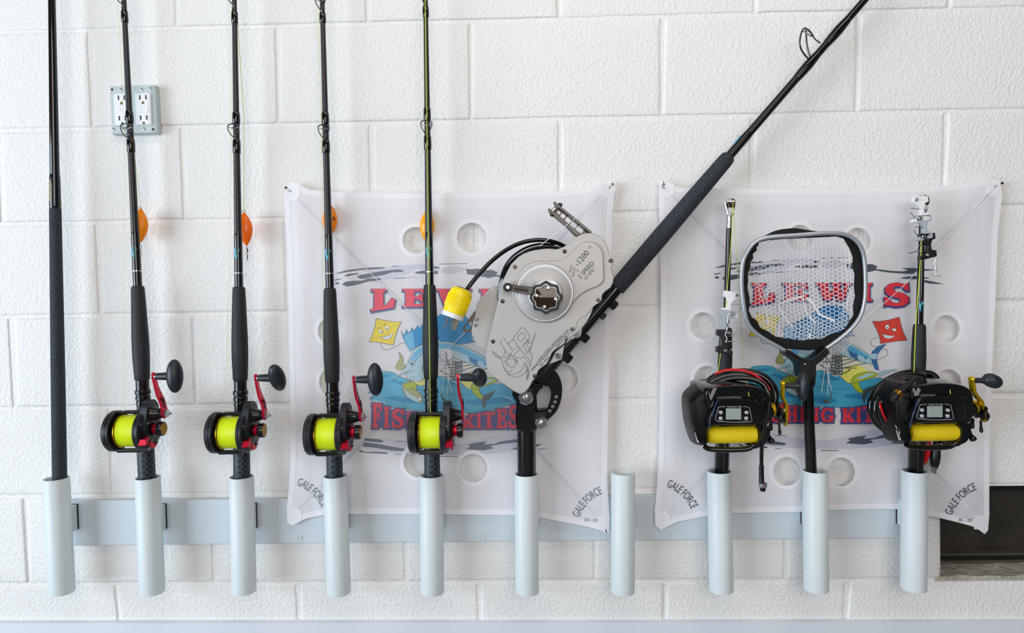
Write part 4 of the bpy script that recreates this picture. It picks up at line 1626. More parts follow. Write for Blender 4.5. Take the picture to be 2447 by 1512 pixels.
    grin({'o': H2([(455, 375), (620, 380), (850, 345), (1100, 275), (1130, 440), (1190, 640), (1290, 835), (1050, 850), (820, 885), (650, 920), (630, 760), (560, 580)]),
          'spar': [H2([(455, 375), (700, 500)]), H2([(1100, 275), (920, 490)]), H2([(1290, 835), (1080, 720)]), H2([(650, 920), (720, 810)])],
          'eye': [(2040 + 810 / 10.08 - 908, 744 + 515 / 10.08, 4.6, 5.6), (2040 + 970 / 10.08 - 908, 744 + 585 / 10.08, 5.4, 3.8)],
          'pup': [(2040 + 815 / 10.08 - 908, 744 + 530 / 10.08), (2040 + 945 / 10.08 - 908, 744 + 598 / 10.08)],
          'mouth': H2([(660, 670), (740, 700), (850, 720), (1000, 720), (930, 780), (830, 800), (740, 770)]),
          'teeth': H2([(690, 690), (730, 745), (760, 705), (800, 770), (830, 715), (860, 775), (890, 720), (920, 760), (945, 720)]),
          'brow': [H2([(820, 410), (870, 410), (905, 465)]), H2([(970, 510), (1020, 495), (1060, 525)])], 'nose': H2([(760, 590), (750, 630), (790, 660), (850, 665), (880, 650)])},
         'redk', H2([(610, 750), (480, 790), (405, 880), (440, 960), (560, 1000), (720, 1040), (810, 1080), (820, 1150), (760, 1230), (560, 1305)]), True)
    obj('printed_artwork', art, inkm, t, flat=True, label='printed waves, sailfish, dolphin fish and two grinning toy kites')
    # lettering: navy shadow shape, then red face
    words = [('L', 888, 943, 690, 742), ('E', 962, 1022, 690, 733), ('W', 1043, 1126, 690, 731), ('I', 1146, 1176, 690, 733), ('S', 1206, 1264, 690, 745)]
    low = [('F', 889, 912, 964, 1022), ('I', 917, 930, 972, 1022), ('S', 936, 965, 977, 1022), ('H', 971, 998, 984, 1022), ('I', 1003, 1014, 987, 1022), ('N', 1018, 1049, 989, 1022), ('G', 1053, 1085, 989, 1022),
           ('K', 1104, 1135, 990, 1023), ('I', 1138, 1150, 987, 1023), ('T', 1154, 1183, 984, 1023), ('E', 1186, 1212, 977, 1023), ('S', 1216, 1240, 968, 1023)]
    nl = 0
    for grp, big in ((words, True), (low, False)):
        for ch, x0, x1, y0, y1 in grp:
            for outl_ in GL[ch]:
                pts = [(lerp(x0, x1, u) + OX, lerp(y0, y1, v) + OY) for u, v in outl_]
                sh = offset(pts, 2.6 if big else 3.6)
                let = MB()
                nl = nl + 1
                for tr_ in flatfill(sh):
                    let.poly([P(x, y + (2.2 if big else .8), .0205 + .0020 + .00005 * nl) for x, y in tr_], 0)
                for tr_ in flatfill(pts):
                    let.poly([P(x, y, .0205 + .0032) for x, y in tr_], 1)
                obj('printed_letter', let, [inks['navy'], inks['red']], t, flat=True, label='red letter %s with navy shadow' % ch)
    if True:
        # navy ground joining the lower line of letters
        for a_, b_ in ((0, 6), (7, 11)):
            top = [((low[i][1] + low[i][2]) / 2, low[i][3] + 4) for i in range(a_, b_ + 1)]
            pts = [(low[a_][1] - 2, low[a_][3])] + top + [(low[b_][2] + 2, low[b_][3])] + [(low[b_][2] + 2, 1022), (low[a_][1] - 2, 1022)]
            let = MB()
            let.poly([P(x + OX, y + OY, .0205 + .0019) for x, y in pts], 0)
            obj('word_ground', let, inks['navy'], t, flat=True)
    def dz(x, y):
        return dep(x, y) + .0016
    for a_ in ([(678, 1252, 98, -72, -24, 19), (1476, 1270, 98, -160, -112, 19)] if not k2 else [(1562, 1256, 98, -72, -24, 19), (2374, 1268, 106, -160, -112, 19)]):
        st = MB()
        text_arc(st, 'GALE FORCE', *a_, dz)
        obj('corner_stamp', st, inks['dark'], t, flat=True, kind='stuff')
    st = MB()
    text(st, 'DEC - - 2021', 1396 if not k2 else 2290, 1245, 33, 7, -3, dz)
    obj('date_stamp', st, inks['dark'], t, flat=True, kind='stuff')
    return t


kite1 = build_kite(0)
kite2 = build_kite(1)
# ------------------------------------------------------------ bent-butt trolling rod running up to the right
DR = 0.0585


def seg(pts, d=DR, n=20):
    """round bar through (px, py, radius px) stations"""
    mb = MB()
    mb.tube([P(x, y, d) for x, y, r in pts], [r * S(x, y, d) for x, y, r in pts], n)
    return mb


def onrod(y):
    """axis of the sloping rod at photo height y"""
    if y < 378:
        return lerp(2066, 1738, y / 378.0)
    return lerp(1738, 1252, (y - 378) / (948 - 378.0))


tr = thing('trolling_rod', P(1259, 1130, DR), 'thick black rod sloping up to the top right from a bent butt', 'fishing rod')
obj('blank', seg([(onrod(-330), -330, 7), (onrod(0), 0, 9), (onrod(200), 200, 9.6), (onrod(300), 300, 10), (onrod(385), 385, 10.5)]), M['gloss'], tr)
obj('label_section', seg([(onrod(318), 318, 10.2), (onrod(324), 324, 11.2), (onrod(382), 382, 11.6)]), M['gloss'], tr)
for a, b in ((45, 104), (128, 188), (-230, -170)):
    obj('thread_wrap', seg([(onrod(a), a, 9.3), (onrod(a + 8), a + 8, 10.4), (onrod(lerp(a, b, .45)), lerp(a, b, .45), 12.2), (onrod(b - 12), b - 12, 11.2), (onrod(b), b, 9.9)]), M['gloss'], tr, smooth=60)
obj('fore_grip', seg([(onrod(372), 372, 13), (onrod(376), 376, 17), (onrod(384), 384, 18.3), (onrod(440), 440, 19.5), (onrod(560), 560, 21.5), (onrod(660), 660, 21.2), (onrod(688), 688, 20.5), (onrod(690), 690, 15)], n=26), M['foam'], tr)
obj('reel_seat', seg([(onrod(686), 686, 16.5), (onrod(705), 705, 16.8), (onrod(940), 940, 17.5), (onrod(952), 952, 18)]), M['gloss'], tr)
obj('seat_saddle', seg([(onrod(700) - 13, 700 - 11, 14), (onrod(800) - 13, 800 - 11, 15), (onrod(925) - 13, 925 - 11, 15)], d=.082), M['seat'], tr)
mb = MB()
q = [P(onrod(345) - 8, 344, DR - .012), P(onrod(345) - 3, 340, DR)]
mb.tube([P(1752, 346, DR + .0085), P(1760, 336, DR + .0088), P(1766, 329, DR + .0088), P(1768, 324, DR + .0086)], .0013, 6)
obj('label_mark', mb, M['blueink'], tr)
# big stand-off guide
G = crop(1860, 40, 6.87)
mb = MB()
lp = spl(G([(492, 690), (420, 610), (365, 510), (352, 400), (370, 290), (400, 215), (432, 183)]), 3, False)
n = len(lp)
mb.tube([P(x, y, DR + .018 + .013 * math.sin(i / (n - 1) * math.pi)) for i, (x, y) in enumerate(lp)], [.0016] * n, 8)
lp2 = spl(G([(432, 183), (500, 225), (560, 300), (600, 365), (690, 435)]), 3, False)
mb.tube([P(x, y, DR + .014) for x, y in lp2], [.0018] * 3 + [.0020] * 4 + [.0014] * (len(lp2) - 7), 8)
gd = obj('guide', mb, M['wire'], tr, smooth=60)
mb = MB()
lp = spl(G([(520, 660), (490, 560), (465, 430), (458, 300), (450, 210)]), 3, False)
mb.tube([P(x, y, DR + .006) for x, y in lp], .0019, 8)
c0 = P(*G([(440, 225)])[0], DR + .014)
obj('guide_strut', mb, M['gunmetal'], gd, smooth=60)
mb = MB()
rp_ = G([(388, 240), (432, 190), (500, 235), (556, 330), (500, 300), (440, 250)])
mb.tube([P(x, y, DR + .010 + .006 * (i % 2)) for i, (x, y) in enumerate(spl(rp_, 2))], .0013, 8, closed=True)
obj('guide_ring', mb, M['ring'], gd, smooth=60)
# clamps with dark nuts along the seat
dirv = Vector((onrod(700) - onrod(900), 700 - 900)).normalized()
nrm = Vector((-dirv.y, dirv.x))
for s_, (x, y, ln, wd_, mt) in enumerate(((1466, 729, 13, 15, 'blackplastic'), (1443, 757, 10, 6, 'gunmetal'), (1399, 809, 12, 14, 'blackplastic'), (1358, 857, 13, 14, 'blackplastic'))):
    mb = MB()
    o_ = P(x - nrm.x * 16, y - nrm.y * 16, DR)
    e_ = P(x + nrm.x * wd_ * .5, y + nrm.y * wd_ * .5, DR)
    ax_ = e_ - o_
    r_ = ln * S(x, y, DR)
    mb.lathe(o_, ax_, [(0, r_ * .9), (ax_.length - .002, r_ * .9), (ax_.length, r_ * .75)], 12, lobes=6 if mt == 'blackplastic' else 0, amp=.06)
    obj('clamp_nut', mb, M[mt], tr, smooth=40)
# butt tube, collar, curved adjuster plate and the two bright knobs
obj('butt_tube', seg([(1259.2, 1230, 22.0), (1257.8, 1020, 22.4), (1256.5, 968, 22.8)], n=28), M['gloss'], tr)
mb = MB()
K6 = crop(1120, 720, 4.447)
mb.plate(spl(K6([(465, 960), (470, 1010), (500, 1060), (510, 1120), (510, 1370), (720, 1370), (722, 1000), (790, 920), (760, 860), (640, 860), (540, 930)]), 2), DR + .020, .040, bev=4)
obj('pivot_block', mb, M['seat'], tr, smooth=40)
mb = MB()
arc = spl(K6([(800, 895), (820, 850), (900, 740), (945, 770), (985, 860), (993, 960), (975, 1070), (930, 1170), (850, 1248), (800, 1260), (720, 1240), (720, 1180), (800, 1180), (838, 1130), (868, 1040), (875, 960), (860, 920), (835, 900)]), 3)
mb.plate(arc, DR + .008, .012, holes=[circ(*K6([(x, y)])[0], 4.4, 4.6, 14) for x, y in ((932, 1016), (918, 1070), (894, 1119), (863, 1165))], bev=0)
obj('angle_plate', mb, M['seat'], tr, smooth=30)
mb = MB()
mb.plate(K6([(675, 1170), (830, 1150), (845, 1200), (835, 1330), (700, 1335)]), DR + .024, .03, bev=4)
obj('lower_clamp', mb, M['blackplastic'], tr, smooth=30)
for x, y, r_ in ((1256.5, 947, 17.5), (1293, 1007, 14)):
    mb = MB()
    o_ = P(x, y, DR + .020)
    s_ = S(x, y, DR) * r_
    mb.lathe(o_, (0, -1, 0), [(0, s_ * .55), (.004, s_ * .6), (.005, s_ * .95), (.008, s_), (.014, s_), (.0155, s_ * .9), (.0155, s_ * .6), (.013, s_ * .55), (.013, s_ * .38), (.018, s_ * .36), (.019, s_ * .25), (.019, s_ * .02)], 48, lobes=8, amp=.045)
    obj('clamp_knob', mb, M['steel'], tr, smooth=40)

# ------------------------------------------------------------ the large silver electric reel
Q4 = crop(1040, 460, 3.024)
DF = 0.172
er = thing('electric_reel', P(1250, 900, 0.12), 'large silver electric reel with a star drag knob, clamped on the sloping black rod', 'fishing reel')
plate_o = Q4([(500, 640), (505, 605), (520, 570), (550, 515), (600, 465), (635, 443), (680, 425), (730, 413), (780, 408), (860, 411), (895, 405), (925, 393), (955, 375), (985, 350), (1010, 326), (1040, 310), (1070, 298),
              (1100, 292), (1130, 293), (1160, 300), (1188, 314), (1210, 335), (1230, 360), (1245, 390), (1252, 418), (1257, 445), (1270, 465), (1287, 480), (1294, 500), (1286, 515), (1275, 528), (1272, 550),
              (1282, 585), (1290, 615), (1286, 650), (1265, 690), (1228, 715), (1210, 733), (1205, 752), (1206, 775), (1190, 795), (1160, 812), (1138, 832), (1122, 855), (1090, 890), (1045, 915), (1026, 940), (1018, 975),
              (1012, 1000), (975, 1015), (950, 1045), (935, 1090), (900, 1115), (862, 1140), (843, 1160), (828, 1200), (805, 1240), (770, 1265), (748, 1282), (736, 1310), (731, 1335), (712, 1352), (700, 1370),
              (685, 1400), (660, 1432), (638, 1448), (612, 1455), (580, 1442), (530, 1408), (480, 1375), (430, 1335), (395, 1305), (378, 1275), (368, 1235), (367, 1195), (371, 1150), (395, 1040), (420, 930), (445, 825), (470, 720)])
mb = MB()
mb.plate(plate_o, DF, .007, bev=1.6)
fp = obj('front_plate', mb, M['alu'], er, smooth=30)
cover = spl(Q4([(556, 720), (570, 640), (605, 570), (670, 512), (740, 492), (810, 492), (880, 488), (945, 462), (1000, 410), (1050, 364), (1105, 351), (1160, 364), (1200, 405), (1216, 460), (1219, 540), (1220, 620), (1205, 655), (1165, 683),
                (1100, 708), (1040, 750), (995, 800), (965, 855), (910, 910), (840, 938), (770, 938), (690, 908), (620, 850), (575, 785)]), 3)
mb = MB()
mb.plate(cover, DF + .0045, .0046, bev=2.4)
gc = obj('gear_cover', mb, M['alu'], er, smooth=30)


def disc(name, cx, cy, rpx, d0, prof, m, parent, n=64, **kw):
    mb = MB()
    o_ = P(*Q4([(cx, cy)])[0], d0)
    r_ = rpx / 3.024 * S(1300, 700, d0)
    mb.lathe(o_, (0, -1, 0), [(a, r_ * b) for a, b in prof], n, **kw)
    return obj(name, mb, m, parent, smooth=40)


disc('dial_rim', 790, 725, 212, DF + .004, [(0, 1.0), (.0036, .99), (.005, .965), (.005, .93), (.003, .915), (.003, .2)], M['alu2'], gc)
disc('dial_face', 792, 727, 190, DF + .006, [(0, 1), (.0035, .99), (.0045, .96), (.0045, .2)], M['alu'], gc)
disc('hub_ring', 800, 742, 126, DF + .010, [(0, 1), (.004, .98), (.005, .93), (.005, .2)], M['alu2'], gc)
disc('hub', 800, 750, 106, DF + .014, [(0, 1), (.008, 1), (.008, .2)], M['alu'], gc)
sk = disc('star_knob', 800, 758, 112, DF + .021, [(0, .94), (.002, 1), (.012, 1), (.0145, .94), (.0145, .2)], M['blackplastic'], er, n=80, lobes=8, amp=.075)
disc('knob_edge', 800, 758, 93, DF + .0352, [(0, .98), (.0012, 1), (.002, .98), (.002, .2)], M['alu2'], sk, n=80, lobes=8, amp=.075)
disc('knob_face', 800, 758, 88, DF + .0368, [(0, .98), (.0014, .99), (.0016, .96), (.0028, .05)], M['bronze'], sk, n=80, lobes=8, amp=.075)
for x, y in ((815, 690), (733, 745), (870, 770), (790, 826)):
    disc('knob_screw', x, y, 15, DF + .0385, [(0, 1), (.002, .95), (.003, .7), (.0031, .45), (.0018, .42), (.0018, .02)], M['steel'], sk, n=16)
# speed lever
mb = MB()
a_, b_ = Vector(Q4([(715, 716)])[0]), Vector(Q4([(528, 684)])[0])
nn = Vector((-(b_ - a_).y, (b_ - a_).x)).normalized()
mb.plate([tuple(a_ + nn * 10.5), tuple(b_ + nn * 7.5), tuple(b_ - nn * 7.5), tuple(a_ - nn * 10.5)], DF + .028, .009, bev=1.5)
lv = obj('speed_lever', mb, M['gunmetal'], er, smooth=30)
mb = MB()
mb.tube([P(*Q4([(672, 706)])[0], DF + .0278), P(*Q4([(572, 688)])[0], DF + .0278)], .0035, 10)
obj('lever_groove', mb, M['gunmetal'], lv)
disc('lever_post', 526, 672, 30, DF, [(0, 1), (.02, 1), (.022, .9), (.022, .1)], M['alu2'], lv, n=28)
disc('lever_cap', 525, 684, 34, DF + .022, [(0, .95), (.001, 1), (.013, 1), (.0155, .88), (.0155, .6), (.012, .55), (.012, .05)], M['blackplastic'], lv, n=32)
disc('cap_bolt', 525, 684, 17, DF + .033, [(0, 1), (.003, 1), (.0045, .75), (.0045, .45), (.003, .4), (.003, .02)], M['steel'], lv, n=20)
for x, y in ((935, 425), (577, 537), (1268, 493), (487, 785), (1178, 776), (990, 985), (418, 1075), (720, 1325)):
    disc('plate_bolt', x, y, 15.5, DF - .0012, [(0, 1), (.0016, 1), (.0018, .82), (.0012, .78), (.0012, .62), (.0034, .58), (.0036, .3), (.0026, .28), (.0026, .02)], M['gunmetal'], fp, n=18)
for pts in ([(1010, 1000), (1045, 930), (1062, 990), (1052, 1040), (980, 1062), (940, 1095), (960, 1040)], [(840, 1210), (870, 1150), (935, 1095), (925, 1160), (915, 1205), (860, 1228), (820, 1240)]):
    mb = MB()
    mb.plate(Q4(pts), DF - .006, .02, bev=1.5)
    obj('rod_clamp_foot', mb, M['alu'], er, smooth=30)
for x, y in ((1022, 1028), (888, 1180)):
    disc('foot_bolt', x, y, 22, DF - .006, [(0, 1), (.004, 1), (.006, .85), (.006, .6), (.004, .5), (.004, .02)], M['steel'], er, n=22)
# spool, motor housing, back plate
mb = MB()
o_ = P(*Q4([(800, 735)])[0], 0.10)
r_ = 350 / 3.024 * S(1300, 700, .10)
mb.lathe(o_ + Vector((0, .035, 0)), (0, -1, 0), [(0, r_ * .97), (.002, r_), (.008, r_), (.010, r_ * .9), (.012, r_ * .8), (.070, r_ * .8), (.074, r_ * .9), (.076, r_ * .985), (.082, r_ * .985), (.084, r_ * .96)], 72)
obj('spool', mb, M['gloss'], er, smooth=40)
mb = MB()
o_ = P(*Q4([(810, 745)])[0], 0.155)
r_ = 335 / 3.024 * S(1300, 700, .155)
mb.lathe(o_, (0, -1, 0), [(0, r_ * .99), (.002, r_), (.0155, r_), (.0160, r_ * .9)], 72)
obj('spool_guard', mb, M['alu'], er, smooth=40)
mb = MB()
mb.plate(Q4([(500, 690), (430, 682), (400, 700), (310, 795), (300, 830), (262, 1000), (302, 1110), (372, 1150), (520, 1160), (700, 900)]), 0.135, .018, bev=1.4)
mh = obj('motor_housing', mb, M['alu'], er, smooth=30)
mb = MB()
mb.plate(Q4([(500, 690), (425, 676), (395, 692), (305, 790), (300, 820), (350, 1000), (520, 1150), (700, 900)]), 0.116, .065, bev=1.4)
obj('rear_housing', mb, M['alu2'], er, smooth=30)
for x, y in ((302, 916), (293, 959)):
    disc('housing_screw', x, y, 14, .135, [(0, 1), (.002, .9), (.003, .6), (.003, .02)], M['steel'], mh, n=14)
C8 = crop(1040, 660, 9.45)
mb = MB()
mb.plate(C8([(905, 760), (642, 1130), (626, 1170), (628, 1205), (650, 1245), (690, 1268), (740, 1272), (785, 1258), (815, 1235), (850, 1040), (905, 860)]), .131, .004,
         holes=[spl(C8([(790, 1028), (818, 1050), (805, 1150), (755, 1212), (700, 1212), (668, 1175), (720, 1100)]), 2)])
obj('tie_lug', mb, M['gunmetal'], er, smooth=30)
# line guide arm: two rails, rungs and a roller
C5 = crop(1180, 440, 5.04)
DA = .125
rails = [[(722, 210), (735, 205), (800, 262), (960, 388), (1175, 565), (1190, 600), (1150, 585), (960, 425), (790, 290), (740, 245)], [(655, 295), (668, 290), (740, 345), (870, 455), (1040, 590), (1010, 620), (985, 615), (870, 495), (740, 390), (670, 325)]]
arm_ = None
mb = MB()
for r__ in rails:
    mb.plate(C5(r__), DA + .012, .030, bev=.8)
hol = []
web = [(700, 300), (770, 290), (1180, 590), (1060, 640), (990, 610)]
for x, y, rr in ((785, 340, 18), (834, 381, 27), (896, 428, 33), (962, 488, 38), (1035, 545, 44)):
    a0 = math.radians(38)
    ca, sa = math.cos(a0), math.sin(a0)
    h = []
    for i in range(20):
        t_ = 2 * math.pi * i / 20
        ux = math.copysign(abs(math.cos(t_)) ** .6, math.cos(t_)) * rr
        uy = math.copysign(abs(math.sin(t_)) ** .6, math.sin(t_)) * rr
        h.append((x + ux * ca - uy * sa, y + ux * sa + uy * ca))
    hol.append(C5(h))
mb.plate(C5([(715, 330), (770, 285), (1185, 590), (1180, 640), (1000, 625)]), DA, .006, holes=hol)
la = obj('line_guide_arm', mb, M['gunmetal'], er, smooth=30)
mb = MB()
p0, p1 = P(*C5([(768, 262)])[0], DA + .004), P(*C5([(706, 330)])[0], DA + .004)
mb.tube([p0, p0.lerp(p1, .2), p0.lerp(p1, .5), p0.lerp(p1, .8), p1], [.0055, .0052, .0038, .0052, .0055], 14)
obj('roller', mb, M['steel'], la)
mb = MB()
for x, y in ((795, 250), (705, 365)):
    p0 = P(*C5([(x, y)])[0], DA + .004)
    mb.ball(p0, .0055, .0055, .0045, 12, 8)
obj('roller_nut', mb, M['gunmetal'], la)
# line going up from the spool past the arm
mb = MB()
mb.tube([P(*C5([(x, y)])[0], d) for x, y, d in ((550, 745, .165), (900, 475, .150), (980, 410, .148))], .0007, 6)
mb.tube([P(*C5([(x, y)])[0], d) for x, y, d in ((980, 410, .140), (1200, 270, .10), (1545, 25, .06), (1740, -90, .05))], .0006, 6)
obj('clear_line', mb, M['thread'], er)
# engraved lettering and emblem
en = MB()
dz = DF + .0052
C10 = crop(1340, 560, 10.8)
text(en, '-1200', *C10([(440, 840)])[0], 43, 13.5, 49, dz)
text(en, 'TM', *C10([(735, 385)])[0], 8, 4.5, 49, dz)
text(en, '2', *C10([(430, 975)])[0], 5, 6.5, 40, dz)
text(en, '2 SPEED', *C10([(505, 1155)])[0], 50, 10.5, 47.5, dz)
text(en, '12 VDC', *C10([(640, 1185)])[0], 34, 7.5, 48, dz)
for seg_ in ([(268, 790), (290, 810), (232, 965), (350, 855), (372, 870), (330, 1085), (300, 1090), (318, 900), (212, 985), (268, 790)],):
    for q in ribbon(C10(seg_), .9):
        en.poly([P(x, y, dz) for x, y in q])
dz = DF + .0007
text(en, 'www.LINDGREN-PITMAN.com', *Q4([(702, 1290)])[0], 131, 9, 47.6, dz)
text(en, 'PAT. PEND.', *Q4([(765, 1262)])[0], 34, 6, 48, dz)
text(en, 'MADE IN USA', *Q4([(880, 1122)])[0], 37, 5.5, 48, dz)
L7 = crop(1140, 760, 7.56)
for st_ in ([(410, 435), (475, 352), (648, 592), (722, 512), (765, 562), (640, 695), (560, 655), (410, 435)], [(655, 352), (790, 182), (820, 165), (850, 178), (942, 305), (945, 338), (828, 492), (895, 592), (850, 660), (655, 382), (655, 352)],
            [(730, 342), (800, 262), (822, 256), (865, 315), (865, 348), (785, 432), (730, 362), (730, 342)], [(560, 470), (600, 420), (655, 390)], [(845, 480), (880, 440), (930, 530), (950, 570), (895, 592)],
            [(455, 770), (470, 850), (505, 950), (575, 1030), (680, 1068), (780, 1050), (860, 990), (900, 930)], [(510, 900), (540, 960), (590, 970), (640, 935)], [(530, 990), (640, 1022), (740, 990), (820, 920), (850, 830), (865, 780)],
            [(455, 770), (400, 722), (330, 680), (280, 625), (275, 602), (292, 600), (350, 660), (430, 712), (480, 715), (560, 690), (622, 622), (605, 680), (560, 722), (505, 760)], [(480, 690), (505, 580)], [(500, 760), (520, 830)],
            [(640, 700), (740, 712), (800, 722), (880, 662), (948, 575), (1000, 440), (1062, 250), (1035, 330), (980, 500), (960, 600), (950, 650)],
            [(600, 730), (650, 738), (690, 792), (682, 850), (650, 893), (580, 868), (530, 800), (560, 742), (600, 730)], [(690, 730), (720, 760), (735, 800)], [(670, 725), (705, 770), (715, 830)],
            [(975, 625), (992, 635), (988, 735), (970, 825), (935, 905)], [(900, 870), (925, 985), (905, 1115), (892, 1080), (905, 960), (895, 880), (860, 840)], [(935, 905), (938, 985), (920, 1080), (905, 1115)],
            [(870, 745), (900, 690), (925, 690), (920, 730), (955, 770), (945, 830), (900, 850), (870, 830)], [(905, 780), (935, 790), (915, 800), (905, 780)]):
    for q in ribbon(spl(L7(st_), 2, False) if len(st_) > 8 and st_[0] not in ((410, 435), (655, 352)) else L7(st_), .85):
        en.poly([P(x, y, dz) for x, y in q])
for q in ribbon(circ(*L7([(938, 425)])[0], 4.2, 4.2, 14) + [circ(*L7([(938, 425)])[0], 4.2, 4.2, 14)[0]], .7):
    en.poly([P(x, y, dz) for x, y in q])
text(en, 'R', *L7([(925, 445)])[0], 4, 5, 40, dz)
obj('engraving', en, M['ink'], er, flat=True, kind='stuff', label='engraved model lettering and fish emblem')
# power cord and yellow plug
cord = spl([(215, 722, .165), (262, 655, .163), (325, 580, .155), (410, 492, .145), (520, 410, .132), (630, 360, .122), (740, 342, .115), (830, 350, .110), (920, 380, .100), (1000, 440, .09)], 4, False)
mb = MB()
mb.tube([P(*Q4([(x, y)])[0], d) for x, y, d in cord], [5.2 * S(1200, 640, .13)] * len(cord), 14)
cd_ = obj('power_cord', mb, M['gloss'], er, smooth=60)
mb = MB()
cord2 = spl([(470, 680, .128), (478, 600, .128), (510, 520, .126), (570, 450, .120), (660, 395, .110), (760, 370, .1), (860, 378, .09)], 3, False)
mb.tube([P(*Q4([(x, y)])[0], d) for x, y, d in cord2], [2.6 * S(1200, 640, .13)] * len(cord2), 10)
obj('motor_cable', mb, M['gloss'], er, smooth=60)
tp, bt = P(1106, 690, .165), P(1083, 752, .170)
ax_ = (bt - tp)
L_ = ax_.length
u_ = ax_.normalized()
rr = 28.0 * S(1095, 720, .165)
mb = MB()
prof = [(-.0005, rr * .45), (0, rr * .62), (.0015, rr * .78), (.007, rr * .95), (.012, rr * 1.0), (L_ - .012, rr * 1.0), (L_ - .003, rr * .97), (L_ - .002, rr * .9)]
mb.lathe(tp, ax_, prof, 80)
pl = obj('plug', mb, M['yellow'], er, smooth=40)
mb = MB()
side = u_.cross(Vector((0, 1, 0))).normalized()
front = side.cross(u_).normalized()
if front.y > 0:
    front = -front
for i in range(15):
    a = math.radians(-75 + 150 * i / 14)
    dv = front * math.cos(a) + side * math.sin(a)
    mb.tube([tp + u_ * .014 + dv * rr * .985, tp + u_ * .018 + dv * rr * 1.005, tp + u_ * (L_ - .018) + dv * rr * 1.005, tp + u_ * (L_ - .014) + dv * rr * .985], .0014, 6)
obj('grip_ribs', mb, M['yellow'], pl, kind='stuff')
mb = MB()
mb.lathe(tp - u_ * .001, ax_, [(0, rr * .2), (-.0005, rr * .52), (.001, rr * .6), (.002, rr * .6)], 24)
obj('cord_clamp', mb, M['blackplastic'], pl)
mb = MB()
mb.lathe(bt - u_ * .003, ax_, [(0, rr * .9), (.001, rr * .97), (.0085, rr * .97), (.0095, rr * .92), (.0095, .001)], 40)
obj('plug_base', mb, M['white'], pl)
for k_, (sx, fy, ln, w1, w2) in enumerate(((-.52, .3, .021, .0032, .0012), (-.30, -.35, .016, .005, .0012), (.30, .15, .021, .0012, .0034))):
    mb = MB()
    c_ = bt + u_ * (.006 + ln / 2) + side * (-sx) * rr + front * fy * rr
    mb.box(c_, side * w1, front * w2, u_ * ln / 2)
    obj('plug_prong', mb, M['gunmetal'], pl, smooth=20)
# ------------------------------------------------------------ two short kite rods
def short_rod(ax, lab, tip_y, blank_y, grip_y, r_tip, r_low, r_grip, printed):
    t = thing('kite_rod', P(ax(1125), 1125, DP), lab, 'fishing rod')
    obj('blank', rodseg(ax, [(blank_y - 6, r_tip), (blank_y + 60, r_tip + .3), (lerp(blank_y, grip_y, .7), r_low - .3), (grip_y + 4, r_low)]), M['gloss'], t)
    mb = rodseg(ax, [(tip_y + 32, 6.2), (blank_y - 20, 6.6), (blank_y, 6.9), (blank_y + 1, 5)])
    tpo = obj('tip_ferrule', mb, M['steel'], t)
    mb = MB()
    s_ = S(ax(tip_y), tip_y, DP)
    c = P(ax(tip_y), tip_y + 10, DP) + Vector((0, -.006, 0))
    lp = spl([(-11, -9), (0, -11.5), (11, -9), (10.5, 0), (8, 12), (6, 24), (0, 27), (-6, 24), (-8, 12), (-10.5, 0)], 3)
    mb.tube([c + Vector((u * s_, .0005 * abs(u), -v * s_)) for u, v in lp], 3.0 * s_, 10, closed=True)
    mb.tube([c + Vector((-9 * s_, 0, 5 * s_)), c + Vector((9 * s_, 0, 5 * s_))], 4.2 * s_, 12)
    obj('roller_tip', mb, M['steel'], t, smooth=60)
    mb = MB()
    mb.lathe(c + Vector((-7 * s_, 0, -2 * s_)), (1, 0, 0), [(0, 9 * s_), (4 * s_, 7 * s_), (10 * s_, 7 * s_), (14 * s_, 9 * s_)], 20)
    obj('tip_roller', mb, M['bronze'], t)
    obj('fore_grip', rodseg(ax, [(grip_y, r_grip - 5), (grip_y + 2, r_grip - 2.5), (grip_y + 8, r_grip - 1.4), (grip_y + 80, r_grip + 1), (grip_y + 120, r_grip), (960, r_grip - 3)]), M['foamfine'], t)
    obj('butt', rodseg(ax, [(955, 17), (1200, 17.6), (1204, 15)]), M['gloss'], t)
    obj('butt_rib', rodseg(lambda y: ax(y) + 6, [(1075, 10), (1200, 10)], d=DP + .0075), M['seat'], t)
    if printed:
        s9 = S(ax(740), 740, DP)
        mb = MB()
        q = []
        for u, v in ((-6, 722), (2, 720), (5, 723), (4, 727), (0, 726), (-2, 732), (-2, 745), (-4, 740), (-6, 732)):
            q.append(P(ax(v), v, DP) + Vector((u * s9, -math.sqrt(8.6 ** 2 - u * u) * s9 - .0004, 0)))
        mb.poly(q)
        obj('label_mark', mb, M['blueink'], t, flat=True)
        surf_text(t, 'label_print', 'Connley', ax, 750, 724, 6, 8.6, 3, M['greenink'])
    return t


axA = axis_fn(1744, 480, 1724.5, 1130)
axB = axis_fn(2205, 470, 2188, 1128)
srA = short_rod(axA, 'short black rod with a bare chrome roller tip, left of the landing net', 478, 545, 783, 6.6, 7.6, 16.0, False)
srB = short_rod(axB, 'short black rod with clips pinned below its roller tip, right of the landing net', 470, 520, 774, 6.6, 8.4, 15.5, True)


def rod_line(t, pts, r_=.0007):
    mb = MB()
    mb.tube([P(x, y, d) for x, y, d in pts], r_, 6)
    obj('running_line', mb, M['linethin'], t)


rod_line(srA, [(1752, 484, .071), (1746, 600, .071), (1735, 720, .073), (1729, 800, .080), (1721, 850, .086), (1716, 888, .09)])
rod_line(srA, [(1753, 486, .066), (1757, 560, .06), (1764, 660, .05), (1776, 860, .04)], .0005)
rod_line(srB, [(2208, 476, .072), (2203, 560, .071), (2197, 660, .072), (2188, 780, .080), (2184, 890, .09)], .0009)

